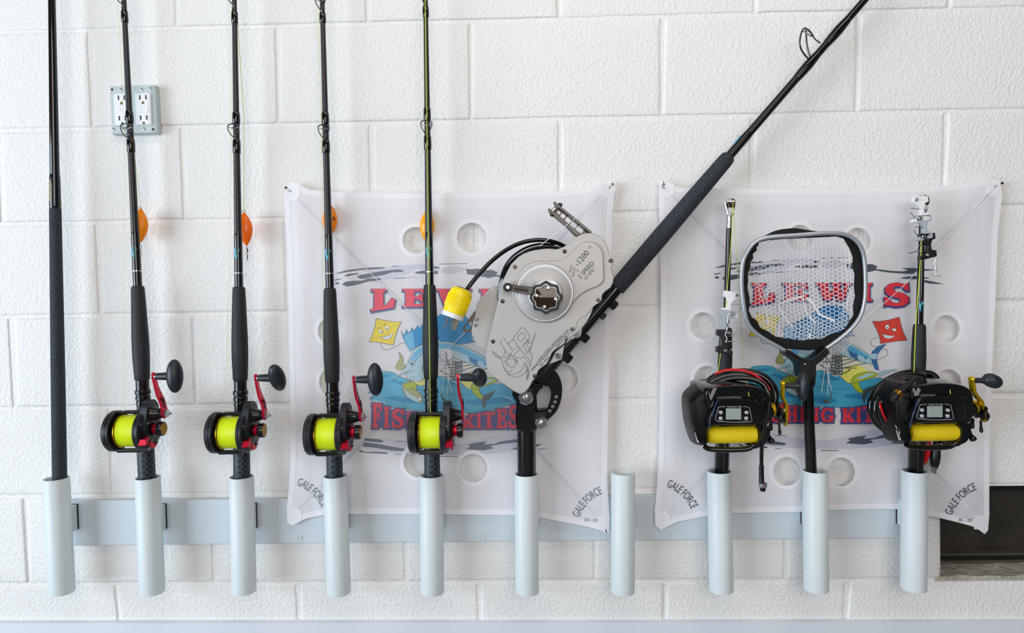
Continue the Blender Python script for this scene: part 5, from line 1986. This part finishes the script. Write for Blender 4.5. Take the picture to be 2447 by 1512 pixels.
# ------------------------------------------------------------ release clips threaded on the kite lines
CL = [(-24, -43), (-20, -45), (16, -47), (18, -32), (9, -28), (6, -14), (8, -3), (20, -1), (21, 14), (-8, 22), (-24, 22), (-23, 15), (-13, 11), (-4, 2), (-2, -12), (-9, -22), (-22, -30)]
CLW = [(-7, -12), (-26, -14), (-30, -8), (-24, 4), (-16, 12)]


def clip(x, y, ang, flip, m, lab, sc_=1.0, d=.079, badge=False):
    a = math.radians(ang)

    def T(u, v):
        u = -u if flip else u
        return (x + (u * math.cos(a) - v * math.sin(a)) * sc_, y + (u * math.sin(a) + v * math.cos(a)) * sc_)
    t = thing('release_clip', P(x, y + 20, d + .006), lab, 'clip', 'release clips on the short rods')
    mb = MB()
    mb.plate([T(u, v) for u, v in CL], d, .010, bev=1.0)
    obj('clip_body', mb, M[m], t, smooth=30)
    mb = MB()
    wv_ = spl([T(u, v) for u, v in CLW], 4, False)
    mb.tube([P(px, py, d + .004) for px, py in wv_], .0008, 7)
    obj('wire_loop', mb, M['ring'], t, smooth=60)
    for u, v in ((-15, -37), (-4, 11)):
        mb = MB()
        mb.lathe(P(*T(u, v), d + .001), (0, -1, 0), [(0, .0034), (.002, .0032), (.003, .0022), (.003, .0012), (.0018, .0010), (.0018, .0001)], 14)
        obj('clip_screw', mb, M['steel'], t)
    return t


clip(1744, 738, 4, True, 'white', 'white plastic release clip, topmost on the short rod left of the net', .92)
clip(1735, 783, 3, True, 'greyplastic', 'grey plastic release clip just below the white one, left of the net', .92, .081)
clip(1730, 828, -3, True, 'blackplastic', 'black release clip against the grip of the rod left of the net', .88, .088)
clip(2203, 511, 0, False, 'white', 'white plastic release clip right under the chrome tip, near the right kite corner', .92)
clip(2211, 555, 0, False, 'greyplastic', 'grey plastic release clip between the white and black ones, right of the net', .92)
clip(2220, 599, 0, False, 'blackplastic', 'black release clip with a chain of swivels hanging from it', .92)
# swivels and snaps on the clip lines
for nm, pts, lab in (('snap_swivel', [(2232, 614), (2236, 622), (2232, 628), (2236, 636), (2234, 644), (2232, 658), (2237, 659), (2237, 642)], 'steel snap swivel hanging from the black clip near the top right'),
                     ('snap_swivel', [(2198, 597), (2186, 601), (2178, 604), (2172, 605)], 'small steel swivel pointing left beside the black clip of the right rod'),
                     ('snap_swivel', [(1742, 746), (1738, 762), (1741, 778), (1733, 800), (1738, 808), (1733, 818)], 'steel snap dangling over the grey and black clips of the left short rod')):
    mb = MB()
    mb.tube([P(x, y, .077 if x > 2000 else .090) for x, y in pts], [.0009 + .0007 * (i % 2) for i in range(len(pts))], 8)
    tag(obj(nm, mb, M['steel'], smooth=60), lab, 'swivel')

# ------------------------------------------------------------ the two compact electric reels
TA = crop(1600, 840, 4.2)
TB = crop(2020, 840, 4.726)


def build_power_reel(k):
    ox, oy = (0, 0) if k == 0 else (481.5, -5.5)

    def A(pts):
        return [(x + ox, y + oy) for x, y in TA(pts)]

    def AS(pts):
        if k == 1:
            pts = [(x if x < 600 else 600 + (x - 600) * .91, y) for x, y in pts]
        return A(pts)

    def A1(x, y):
        return A([(x, y)])[0]
    c = P(*A1(520, 1000), .12)
    lab = ('black electric reel with a red wire over its top, left of the net handle' if k == 0 else
           'black electric reel with coiled cable and battery clips, rightmost in the row')
    t = thing('power_reel', c, lab, 'fishing reel', 'compact electric reels')
    # main shell: left cheek, upper deck, right cheek, lower bar
    mb = MB()
    mb.pillow(spl(A([(172, 485), (200, 425), (285, 352), (380, 335), (430, 400), (400, 540), (370, 700), (355, 860), (372, 950), (345, 968), (268, 950), (230, 870), (192, 740), (175, 600)]), 3), .105, .165, .30, 7)
    obj('side_cheek', mb, M['cheek'], t, smooth=50)
    mb = MB()
    mb.pillow(spl(AS([(285, 352), (420, 318), (600, 300), (800, 310), (930, 352), (990, 430), (1000, 540), (990, 640), (940, 735), (640, 748), (380, 740), (320, 560)]), 3), .08, .172, .13, 8)
    mb.pillow(spl(AS([(840, 720), (960, 560), (1010, 560), (1005, 700), (985, 850), (935, 935), (870, 965), (830, 985), (822, 940), (862, 880), (866, 780)]), 3), .100, .160, .25, 6)
    obj('shell', mb, M['gloss'], t, smooth=50)
    mb = MB()
    bar = spl(A([(352, 950), (395, 975), (520, 984), (680, 984), (795, 972), (850, 930)]), 3, False)
    mb.tube([P(x, y, .150) for x, y in bar], [6.6 * S(1700, 1070, .15)] * len(bar), 14)
    obj('front_guard', mb, M['gloss'], t, smooth=60)
    # sculpted console
    con = spl(AS([(395, 620), (432, 535), (462, 478), (520, 464), (660, 462), (800, 470), (905, 500), (965, 540), (978, 610), (962, 690), (900, 728), (640, 732), (430, 735), (385, 760), (378, 700)]), 3)
    mb = MB()
    mb.pillow(con, .165, .186, .07, 5)
    cons = obj('console', mb, M['gloss'], t, smooth=50)
    for st_, w_ in (([(478, 500), (455, 560), (430, 640), (400, 740), (388, 790)], 1.6), ([(372, 520), (345, 600), (338, 680), (345, 780)], 2.2), ([(238, 620), (262, 700), (300, 770), (325, 790)], 1.4)):
        mb = MB()
        sp = spl(A(st_), 3, False)
        dd = .187 if st_[0][0] == 478 else .160
        mb.tube([P(x, y, dd - .004 * (i / len(sp))) for i, (x, y) in enumerate(sp)], [w_ * S(1700, 1000, .18)] * len(sp), 8)
        obj('blue_flash', mb, M['bluegloss'], t, smooth=60)
    dz = .1872
    mb = MB()
    bz = A([(492, 556), (560, 550)]), A([(740, 548), (800, 560), (828, 688), (812, 704), (640, 708), (478, 698), (458, 680), (492, 556)])
    for st_ in bz:
        for q in ribbon(st_, 1.1):
            mb.poly([P(x, y, dz) for x, y in q])
    text(mb, 'TANACOM 1000', *A1(575, 562), 35, 4.2, 0, dz)
    for x, y, w_ in ((516, 627, 7), (516, 687, 14), (775, 625, 9), (770, 687, 12)):
        for q in ribbon(A([(x - w_ * 2, y), (x + w_ * 2, y)]), .7):
            mb.poly([P(px, py, dz) for px, py in q])
    obj('panel_print', mb, M['greyink'], cons, flat=True, kind='stuff')
    mb = MB()
    mb.plate(A([(568, 570), (720, 570), (720, 682), (568, 682)]), dz + .0006, .002, bev=.6)
    obj('screen', mb, M['lcd'], cons, smooth=30)
    for x, y in ((516, 609), (775, 611), (514, 668), (772, 668)):
        mb = MB()
        mb.plate(circ(*A1(x, y), 4.9, 3.9, 22), dz + .0012, .002, bev=.9)
        obj('panel_button', mb, M['greyink'], cons, smooth=40)
    # spool of yellow braid between the cheeks
    mb = MB()
    p0, p1 = P(*A1(366, 830), .138), P(*A1(862, 822), .138)
    ax_ = p1 - p0
    L_ = ax_.length
    mb.lathe(p0, ax_, [(0, .013), (.002, .0165), (.010, .0178), (L_ - .006, .0178), (L_ - .001, .0170), (L_, .013)], 48)
    obj('wound_braid', mb, M['ylw'], t)
    mb = MB()
    mb.tube([p0.lerp(p1, .32) + Vector((0, .02, -.01)), P(*A1(535, 985), .1)], .0085, 12)
    obj('reel_foot', mb, M['seat'], t)
    # side emblem of three slanted bars
    mb = MB()
    for q in ([(212, 755), (232, 775), (240, 805), (222, 785)], [(245, 770), (256, 770), (268, 820), (262, 855), (250, 845), (255, 815)], [(222, 805), (236, 815), (246, 850), (262, 862), (258, 885), (238, 868)], [(240, 872), (258, 890), (268, 880), (274, 900), (262, 920), (246, 900)]):
        mb.poly([P(*A1(x + 26, y), .163) for x, y in q])
    obj('side_emblem', mb, M['greyink'], t, flat=True)
    # top details: line guard slot, small posts
    mb = MB()
    sl_ = A([(420, 430), (440, 380), (640, 352), (880, 372), (925, 405), (930, 440), (800, 440), (560, 440)])
    mb.plate(spl(sl_, 2), .169, .02, bev=1.5)
    obj('line_window', mb, M['black'], t, smooth=40)
    mb = MB()
    mb.tube([P(*A1(780, 322), .158), P(*A1(790, 390), .171), P(*A1(798, 448), .173)], .0007, 6)
    obj('running_line', mb, M['linethin'], t)
    for x in (880, 955):
        mb = MB()
        mb.tube([P(*A1(x, 430), .166), P(*A1(x - 12, 500), .172)], .003, 8)
        obj('guide_post', mb, M['seat'], t)
    # right-hand gear: gold ring, star drag, spindle, levers
    xa = P(*A1(965, 600), .125)

    def lat(name, off, prof, m, n=32, up=0.0, dy=0.0, **kw):
        mb = MB()
        s_ = S(1840, 980, .125) / 4.2
        mb.lathe(xa + Vector((off * s_, dy, up * s_)), (1, 0, 0), [(a * s_, b * s_) for a, b in prof], n, **kw)
        return obj(name, mb, M[m], t, smooth=40)
    lat('gear_boss', 0, [(-30, 90), (40, 84), (60, 70)], 'gloss')
    lat('gold_ring', 42, [(0, 69), (2, 71), (38, 69), (40, 64)], 'gold', up=20)
    lat('drag_drum', 82, [(0, 60), (30, 56), (32, 40)], 'blackplastic', up=10)
    lat('star_drag', 110, [(0, 40), (4, 88), (26, 88), (30, 60)], 'blackplastic', 60, up=-10, lobes=5, amp=.22)
    lat('spindle', 140, [(0, 26), (40, 22), (42, 16)], 'steel')
    lat('arm_cap', 165, [(0, 50), (14, 58), (30, 48), (38, 20)], 'gloss', up=-70)
    for nm, p, q, r0_, r1_ in (('clutch_lever', (1100, 720), (1108, 835), 11, 17), ('drag_paddle', (985, 815), (1032, 918), 15, 34), ('spool_lever', (1020, 700), (1012, 790), 16, 22)):
        mb = MB()
        s_ = S(1850, 1030, .14) / 4.2
        a_, b_ = P(*A1(*p), .135), P(*A1(*q), .15)
        mb.tube([a_, a_.lerp(b_, .45), a_.lerp(b_, .75), a_.lerp(b_, .93), b_], [r0_ * s_, r0_ * s_, r1_ * s_, r1_ * .9 * s_, r1_ * .35 * s_], 14)
        obj(nm, mb, M['blackplastic'], t, smooth=60)
    mb = MB()
    lc = P(*A1(190, 470), .10)
    mb.ball(lc, .011, .016, .011, 18, 12)
    obj('side_cap', mb, M['seat'], t)
    # crank
    if k == 0:
        ap = A([(1137, 318), (1132, 440), (1142, 480), (1164, 520), (1168, 620), (1160, 742)])
        aw, kst, ken = [8, 12, 12, 13, 12, 8], A1(1150, 342), A1(1290, 346)
    else:
        ap = TB([(1426, 308), (1442, 450), (1475, 500), (1522, 550), (1552, 660), (1560, 790)])
        aw, kst, ken = [12, 16, 16, 15, 13, 9], TB([(1440, 325)])[0], TB([(1580, 325)])[0]
    mb = MB()
    rl = []
    s_ = S(1870, 980, .15) / 4.2
    for i, ((x, y), w_) in enumerate(zip(ap, aw)):
        cc = P(x, y, lerp(.165, .125, i / 5))
        rl.append(mb.ring([cc + Vector((-w_ * s_, -.006, 0)), cc + Vector((w_ * s_, -.006, 0)), cc + Vector((w_ * s_, .006, 0)), cc + Vector((-w_ * s_, .006, 0))]))
    for i in range(5):
        mb.bridge(rl[i], rl[i + 1])
    mb.face(rl[0][::-1])
    mb.face(rl[-1])
    cr = obj('crank_arm', mb, M['gold'], t, smooth=30)
    mb = MB()
    mb.ball(P(*ap[0], .165), .005, .008, .005, 14, 10)
    obj('arm_pivot', mb, M['gold'], cr)
    mb = MB()
    mb.tube([P(*kst, .165), P(*lerp_pt(kst, ken, .5), .165), P(*ken, .165)], [.0055, .005, .007], 14)
    obj('knob_stem', mb, M['knob'], t)
    mb = MB()
    if k == 0:
        cc = P(*A1(1335, 348), .165)
        mb.ball(cc, .0100, .0145, .0275, 24, 16, pw=.75)
    else:
        cc = P(*TB([(1660, 330)])[0], .165)
        mb.ball(cc, .0185, .0130, .0130, 24, 16, pw=.8, rot=Matrix.Rotation(math.radians(24), 3, 'Y'))
    obj('knob', mb, M['knob'], t)
    # cable
    rc = 6.5 * S(1750, 900, .12)

    def cable(name, pts, r_, m, par, d0, d1):
        mb = MB()
        sp = spl(pts, 4, False)
        n_ = len(sp)
        mb.tube([P(x, y, lerp(d0, d1, i / (n_ - 1))) for i, (x, y) in enumerate(sp)], [r_] * n_, 12)
        return obj(name, mb, M[m], par, smooth=60)
    if k == 0:
        cb = cable('power_cable', A([(350, 345), (450, 250), (620, 205), (820, 215), (960, 270), (1040, 370), (1060, 470), (1030, 560)]), rc * 1.25, 'gloss', t, .09, .12)
        cable('cable_loop', A([(330, 380), (430, 290), (600, 235), (760, 240), (900, 290), (985, 370), (1030, 480)]), rc * 1.2, 'gloss', cb, .115, .125)
        cable('cable_loop', A([(400, 300), (560, 215), (760, 195), (920, 230), (1020, 310), (1070, 420), (1040, 540)]), rc * 1.1, 'gloss', cb, .07, .10)
        cable('cable_loop', A([(430, 330), (600, 270), (800, 270), (930, 320), (985, 420), (990, 520)]), rc, 'gloss', cb, .12, .15)
        cable('red_wire', A([(460, 222), (540, 190), (640, 180), (750, 190), (860, 235), (960, 320), (1008, 388)]), .0022, 'redcable', cb, .115, .135)
        cable('lead', A([(985, 500), (985, 560), (968, 650), (948, 800), (926, 950), (922, 1150)]), 4.6 * S(1820, 1000, .14), 'gloss', cb, .19, .15)
        mb = MB()
        s_ = S(1820, 1130, .15)
        tp_ = P(*A1(922, 1140), .15)
        for i in range(6):
            mb.lathe(tp_ - Vector((0, 0, (i * 4.2) * s_)), (0, 0, -1), [(0, 5 * s_), (.6 * s_, 6 * s_), (2.8 * s_, 6 * s_), (3.4 * s_, 5 * s_), (4.2 * s_, 5 * s_)], 16)
        mb.lathe(tp_ - Vector((0, 0, 25 * s_)), (.02, 0, -1), [(0, 6 * s_), (17 * s_, 6.2 * s_), (24 * s_, 6.8 * s_)], 18)
        obj('strain_relief', mb, M['blackplastic'], cb)
        mb = MB()
        e_ = P(*A1(935, 1312), .15)
        mb.lathe(e_, (.02, 0, -1), [(0, 9 * s_), (1 * s_, 10.5 * s_), (10 * s_, 10.5 * s_), (11 * s_, 9 * s_)], 24)
        obj('connector_nut', mb, M['steel'], cb)
        mb = MB()
        mb.lathe(e_ + Vector((0, 0, -11 * s_)), (.02, 0, -1), [(0, 7 * s_), (7 * s_, 7 * s_), (10 * s_, 5.5 * s_), (10 * s_, .1 * s_)], 18)
        obj('connector_plug', mb, M['blackplastic'], cb)
    else:
        B = TB
        cb = cable('power_cable', B([(960, 330), (830, 245), (700, 240), (540, 290), (390, 390), (305, 520), (285, 640), (330, 770), (430, 870), (520, 930)]), rc * 1.3, 'gloss', t, .08, .09)
        cable('cable_loop', B([(900, 280), (780, 265), (620, 300), (470, 390), (370, 500), (340, 620), (360, 730), (440, 830), (540, 900)]), rc * 1.25, 'gloss', cb, .10, .11)
        cable('cable_loop', B([(860, 320), (740, 300), (600, 350), (480, 440), (410, 560), (400, 660), (440, 780), (520, 860)]), rc * 1.2, 'gloss', cb, .12, .12)
        cable('cable_loop', B([(760, 250), (880, 240), (980, 255), (1040, 320), (1060, 400)]), rc * 1.2, 'gloss', cb, .08, .09)
        cable('red_wire', B([(388, 570), (402, 625), (420, 690), (450, 750), (470, 790)]), .0018, 'redcable', cb, .14, .13)
        s_ = S(2140, 940, .18)
        a_, b_ = P(*B([(800, 285)])[0], .172), P(*B([(610, 465)])[0], .186)
        mb = MB()
        pts = [a_.lerp(b_, i / 14) for i in range(15)]
        mb.tube(pts, [(5.4 + (i % 2) * 1.3 + i * .12) * s_ for i in range(15)], 16)
        obj('strain_relief', mb, M['blackplastic'], cb, smooth=20)
        u_ = (b_ - a_).normalized()
        mb = MB()
        mb.lathe(b_, u_, [(0, 9 * s_), (1 * s_, 11.5 * s_), (10 * s_, 11.5 * s_), (11 * s_, 9.5 * s_)], 26)
        obj('connector_nut', mb, M['brass'], cb)
        mb = MB()
        mb.lathe(b_ + u_ * 11 * s_, u_, [(0, 9.5 * s_), (9 * s_, 9 * s_), (16 * s_, 7 * s_), (17 * s_, .1 * s_)], 20)
        obj('connector_plug', mb, M['blackplastic'], cb)
        # battery clips hanging behind the reel
        for col, pts, rr_ in (('redcable', [(945, 960), (938, 1060), (920, 1160), (900, 1230), (888, 1280)], [4, 6.5, 7.2, 5, 2.5]), ('blackplastic', [(1040, 960), (1030, 1060), (1014, 1160), (1010, 1240), (1008, 1300)], [5, 9, 12.3, 11.5, 8])):
            mb = MB()
            mb.tube([P(*B([p])[0], .050) for p in pts], [r_ * S(2230, 1090, .05) for r_ in rr_], 14)
            obj('battery_clip', mb, M[col], cb, smooth=60)
        mb = MB()
        q = B([(972, 1296), (1048, 1298), (1050, 1335), (1032, 1338), (1036, 1372), (1015, 1384), (985, 1368), (975, 1330)])
        mb.plate(q, .054, .009, bev=.8)
        obj('clip_jaws', mb, M['steel'], cb, smooth=30)
    return t


def lerp_pt(a, b, t):
    return (lerp(a[0], b[0], t), lerp(a[1], b[1], t))


build_power_reel(0)
build_power_reel(1)

# ------------------------------------------------------------ landing net standing in the next-to-last pipe
N7 = crop(1740, 520, 4.447)
DN = .112
ln = thing('landing_net', P(1940, 1125, DP), 'square silver landing net with white mesh, black rim cloth and black handle', 'net')
fr = spl(N7([(640, 1432), (520, 1365), (400, 1300), (270, 1205), (195, 1090), (160, 900), (142, 700), (152, 500), (185, 395), (250, 292), (335, 232), (450, 205), (620, 192), (800, 180), (1000, 165), (1180, 165), (1290, 195),
             (1370, 255), (1420, 335), (1448, 450), (1460, 700), (1448, 900), (1400, 1055), (1300, 1188), (1160, 1305), (1010, 1410)]), 3, False)


def nd(y):
    return lerp(DN, .092, (y - 560) / 320.0)


mb = MB()
mb.tube([P(x, y, nd(y)) for x, y in fr], [5.0 * S(1920, 700, DN)] * len(fr), 12)
obj('net_frame', mb, M['netsilver'], ln, smooth=60)
rim_in = N7([(330, 262), (322, 292), (300, 318), (308, 345), (262, 385), (268, 430), (232, 480), (240, 520), (206, 590), (214, 660), (205, 740), (226, 840), (232, 930), (218, 985), (250, 1055), (300, 1090), (345, 1172), (430, 1210), (500, 1262), (640, 1285),
             (780, 1305), (880, 1290), (1000, 1288), (1080, 1240), (1180, 1215), (1240, 1178), (1290, 1100), (1332, 1030), (1325, 940), (1345, 840), (1335, 720), (1342, 600), (1318, 520), (1322, 420), (1290, 330), (1250, 262), (1222, 222), (1150, 200),
             (900, 212), (600, 225), (420, 240)])
outer = N7([(330, 235), (260, 290), (190, 400), (158, 500), (148, 700), (165, 900), (200, 1085), (275, 1200), (400, 1292), (520, 1360), (600, 1392), (730, 1402), (850, 1410), (950, 1400), (1040, 1372), (1150, 1312), (1300, 1180), (1394, 1055), (1440, 900),
            (1452, 700), (1440, 450), (1410, 340), (1362, 262), (1285, 203), (1180, 172), (900, 182), (600, 200), (430, 215)])
mb = MB()
vv = [Vector(p) for p in outer] + [Vector(p) for p in rim_in]
ed = [(i, (i + 1) % len(outer)) for i in range(len(outer))] + [(len(outer) + i, len(outer) + (i + 1) % len(rim_in)) for i in range(len(rim_in))]
ov, of = fill_holes(vv, ed, outer, [rim_in])
ix = mb.ring([P(p[0], p[1], nd(p[1]) - .010 - .006 * noise.noise(Vector((p[0] * .03, p[1] * .03, 2)))) for p in ov])
for f in of:
    mb.face([ix[i] for i in f])
ix2 = mb.ring([P(p[0], p[1], nd(p[1]) - .0125 - .006 * noise.noise(Vector((p[0] * .03, p[1] * .03, 2)))) for p in ov])
for f in of:
    mb.face([ix2[i] for i in f][::-1])
rc_ = obj('rim_cloth', mb, M['netblack'], ln, smooth=60)
mb = MB()
mb.pillow(spl(N7([(335, 235), (420, 178), (520, 132), (620, 116), (700, 109), (780, 118), (860, 132), (940, 142), (1012, 158), (900, 195), (600, 215)]), 2), .085, .094, .08, 3)
obj('cloth_fold', mb, M['netblack'], rc_, smooth=60)
# yoke and handle
Y7 = crop(1860, 820, 7.56)
mb = MB()
mb.pillow(spl(Y7([(95, 180), (120, 140), (155, 112), (240, 165), (350, 230), (470, 282), (580, 270), (680, 205), (780, 115), (832, 62), (880, 100), (906, 160), (820, 250), (730, 330), (665, 385), (650, 420), (650, 540), (640, 640), (440, 640), (365, 560), (352, 420), (300, 330)]), 2), .080, .112, .06, 5)
yk = obj('net_yoke', mb, M['blackplastic'], ln, smooth=50)
mb = MB()
rib = spl(Y7([(150, 150), (280, 225), (400, 285), (480, 315), (580, 305), (690, 240), (800, 140), (850, 95)]), 3, False)
mb.tube([P(x, y, .113) for x, y in rib], [2.2 * S(1920, 860, .11)] * len(rib), 8)
obj('yoke_rib', mb, M['blackplastic'], yk, smooth=60)
mb = MB()
mb.lathe(P(*Y7([(485, 378)])[0], .1125), (0, -1, 0), [(0, .0022), (.001, .002), (.0014, .001), (.0014, .0001)], 12)
obj('yoke_rivet', mb, M['steel'], yk)
hx = axis_fn(1929, 890, 1938.5, 1130)
mb = rodseg(hx, [(880, 12.5), (900, 12.8), (1000, 12.3), (1128, 13.2), (1195, 13.4), (1198, 12)], d=.0595)
obj('handle', mb, M['gloss'], ln)
obj('handle_collar', rodseg(hx, [(885, 18), (903, 18.5), (918, 17), (925, 13)], d=.0595), M['blackplastic'], ln)
# knotless mesh: two hanging layers of hexagons and the bag end below the rim


def hexnet(poly, a, dfun, seed, rr, squash=1.0, warp=2.0, keep=1.0):
    rnd = random.Random(seed)
    mb = MB()
    seen = {}
    xs = [p[0] for p in poly]
    ys = [p[1] for p in poly]
    hgt = a * math.sqrt(3) * squash
    j = 0
    y = min(ys) - hgt
    edges = set()
    nodes = {}
    while y < max(ys) + hgt:
        x = min(xs) - 2 * a + (1.5 * a if j % 2 else 0)
        while x < max(xs) + 2 * a:
            ps = []
            for i in range(6):
                t_ = math.pi / 3 * i
                q = (x + a * math.cos(t_), y + a * math.sin(t_) * squash)
                key = (round(q[0] * 2), round(q[1] * 2))
                for dxy in ((0, 0), (1, 0), (-1, 0), (0, 1), (0, -1)):
                    k2_ = (key[0] + dxy[0], key[1] + dxy[1])
                    if k2_ in nodes:
                        key = k2_
                        break
                nodes.setdefault(key, q)
                ps.append(key)
            for i in range(6):
                e = tuple(sorted((ps[i], ps[(i + 1) % 6])))
                if e[0] != e[1]:
                    edges.add(e)
            x += 3 * a
        y += hgt / 2
        j += 1

    def wp(q):
        n1 = noise.noise(Vector((q[0] * .018, q[1] * .018, seed)))
        n2 = noise.noise(Vector((q[0] * .018, q[1] * .018, seed + 9)))
        n3 = noise.noise(Vector((q[0] * .006, q[1] * .006, seed + 4)))
        return (q[0] + (n1 * 2 + n3 * 4) * warp, q[1] + n2 * 2.2 * warp)
    for a_, b_ in sorted(edges):
        p, q = wp(nodes[a_]), wp(nodes[b_])
        if not (inside(p, poly) and inside(q, poly)):
            continue
        if keep < 1 and rnd.random() > keep:
            continue
        mb.tube([P(*p, dfun(*p)), P(*q, dfun(*q))], rr, 4, cap=False)
    return mb


rp_ = offset(rim_in, 3)


def df1(x, y):
    u = (x - 1912) / 130.0
    v = (y - 690) / 130.0
    b = max(0.0, 1 - u * u) * max(0.0, 1 - v * v)
    return nd(y) - .012 - .030 * b + .004 * noise.noise(Vector((x * .03, y * .03, 5)))


def df2(x, y):
    return min(.050 + .008 * noise.noise(Vector((x * .02, y * .02, 1))), nd(y) - .02)


obj('net_mesh', hexnet(rp_, 6.3, df1, 1, .00060, .9, 2.4), M['netwhite'], ln, smooth=60, kind='stuff')
low_ = N7([(240, 1000), (420, 980), (560, 920), (640, 600), (760, 560), (760, 850), (850, 980), (1000, 1080), (1150, 1080), (1290, 800), (1330, 760), (1340, 1000), (1250, 1180), (1000, 1285), (780, 1303), (500, 1262), (340, 1170)])
obj('net_mesh', hexnet(low_, 5.0, df2, 2, .00060, .8, 3.2), M['netwhite'], ln, smooth=60, kind='stuff')
tail = N7([(720, 1405), (900, 1420), (1040, 1385), (1160, 1310), (1290, 1195), (1352, 1120), (1352, 1210), (1320, 1300), (1310, 1360), (1230, 1440), (1090, 1452), (1000, 1440), (900, 1450), (760, 1430)])
obj('net_mesh', hexnet(tail, 4.0, lambda x, y: .046 + .01 * noise.noise(Vector((x * .05, y * .05, 3))), 3, .0008, .85, 2.5), M['netwhite'], ln, smooth=60, kind='stuff')
obj('net_mesh', hexnet(tail, 4.6, lambda x, y: .058 + .01 * noise.noise(Vector((x * .05, y * .05, 6))), 7, .0007, .7, 3.5), M['netwhite'], ln, smooth=60, kind='stuff')
for pts, r_ in (([(540, 920), (620, 890), (720, 855), (795, 835)], .0022), ([(540, 920), (570, 1010), (640, 1110), (700, 1180)], .0014), ([(795, 840), (810, 930), (840, 1020), (930, 1120)], .0014),
                ([(830, 860), (890, 890), (930, 960), (980, 1030), (1060, 1065), (1130, 1095)], .0024), ([(760, 300), (765, 480), (790, 640), (800, 835)], .0012), ([(280, 620), (330, 780), (390, 950), (440, 1150)], .0010), ([(290, 600), (360, 760), (420, 930)], .0008),
                ([(870, 1240), (865, 1265), (880, 1300)], .0022), ([(1290, 480), (1270, 650), (1290, 800), (1260, 960)], .0009)):
    mb = MB()
    sp = spl(N7(pts), 3, False)
    mb.tube([P(x, y, df1(x, y) - .004) for x, y in sp], [r_] * len(sp), 8)
    obj('net_seam', mb, M['netwhite'], ln, smooth=60)
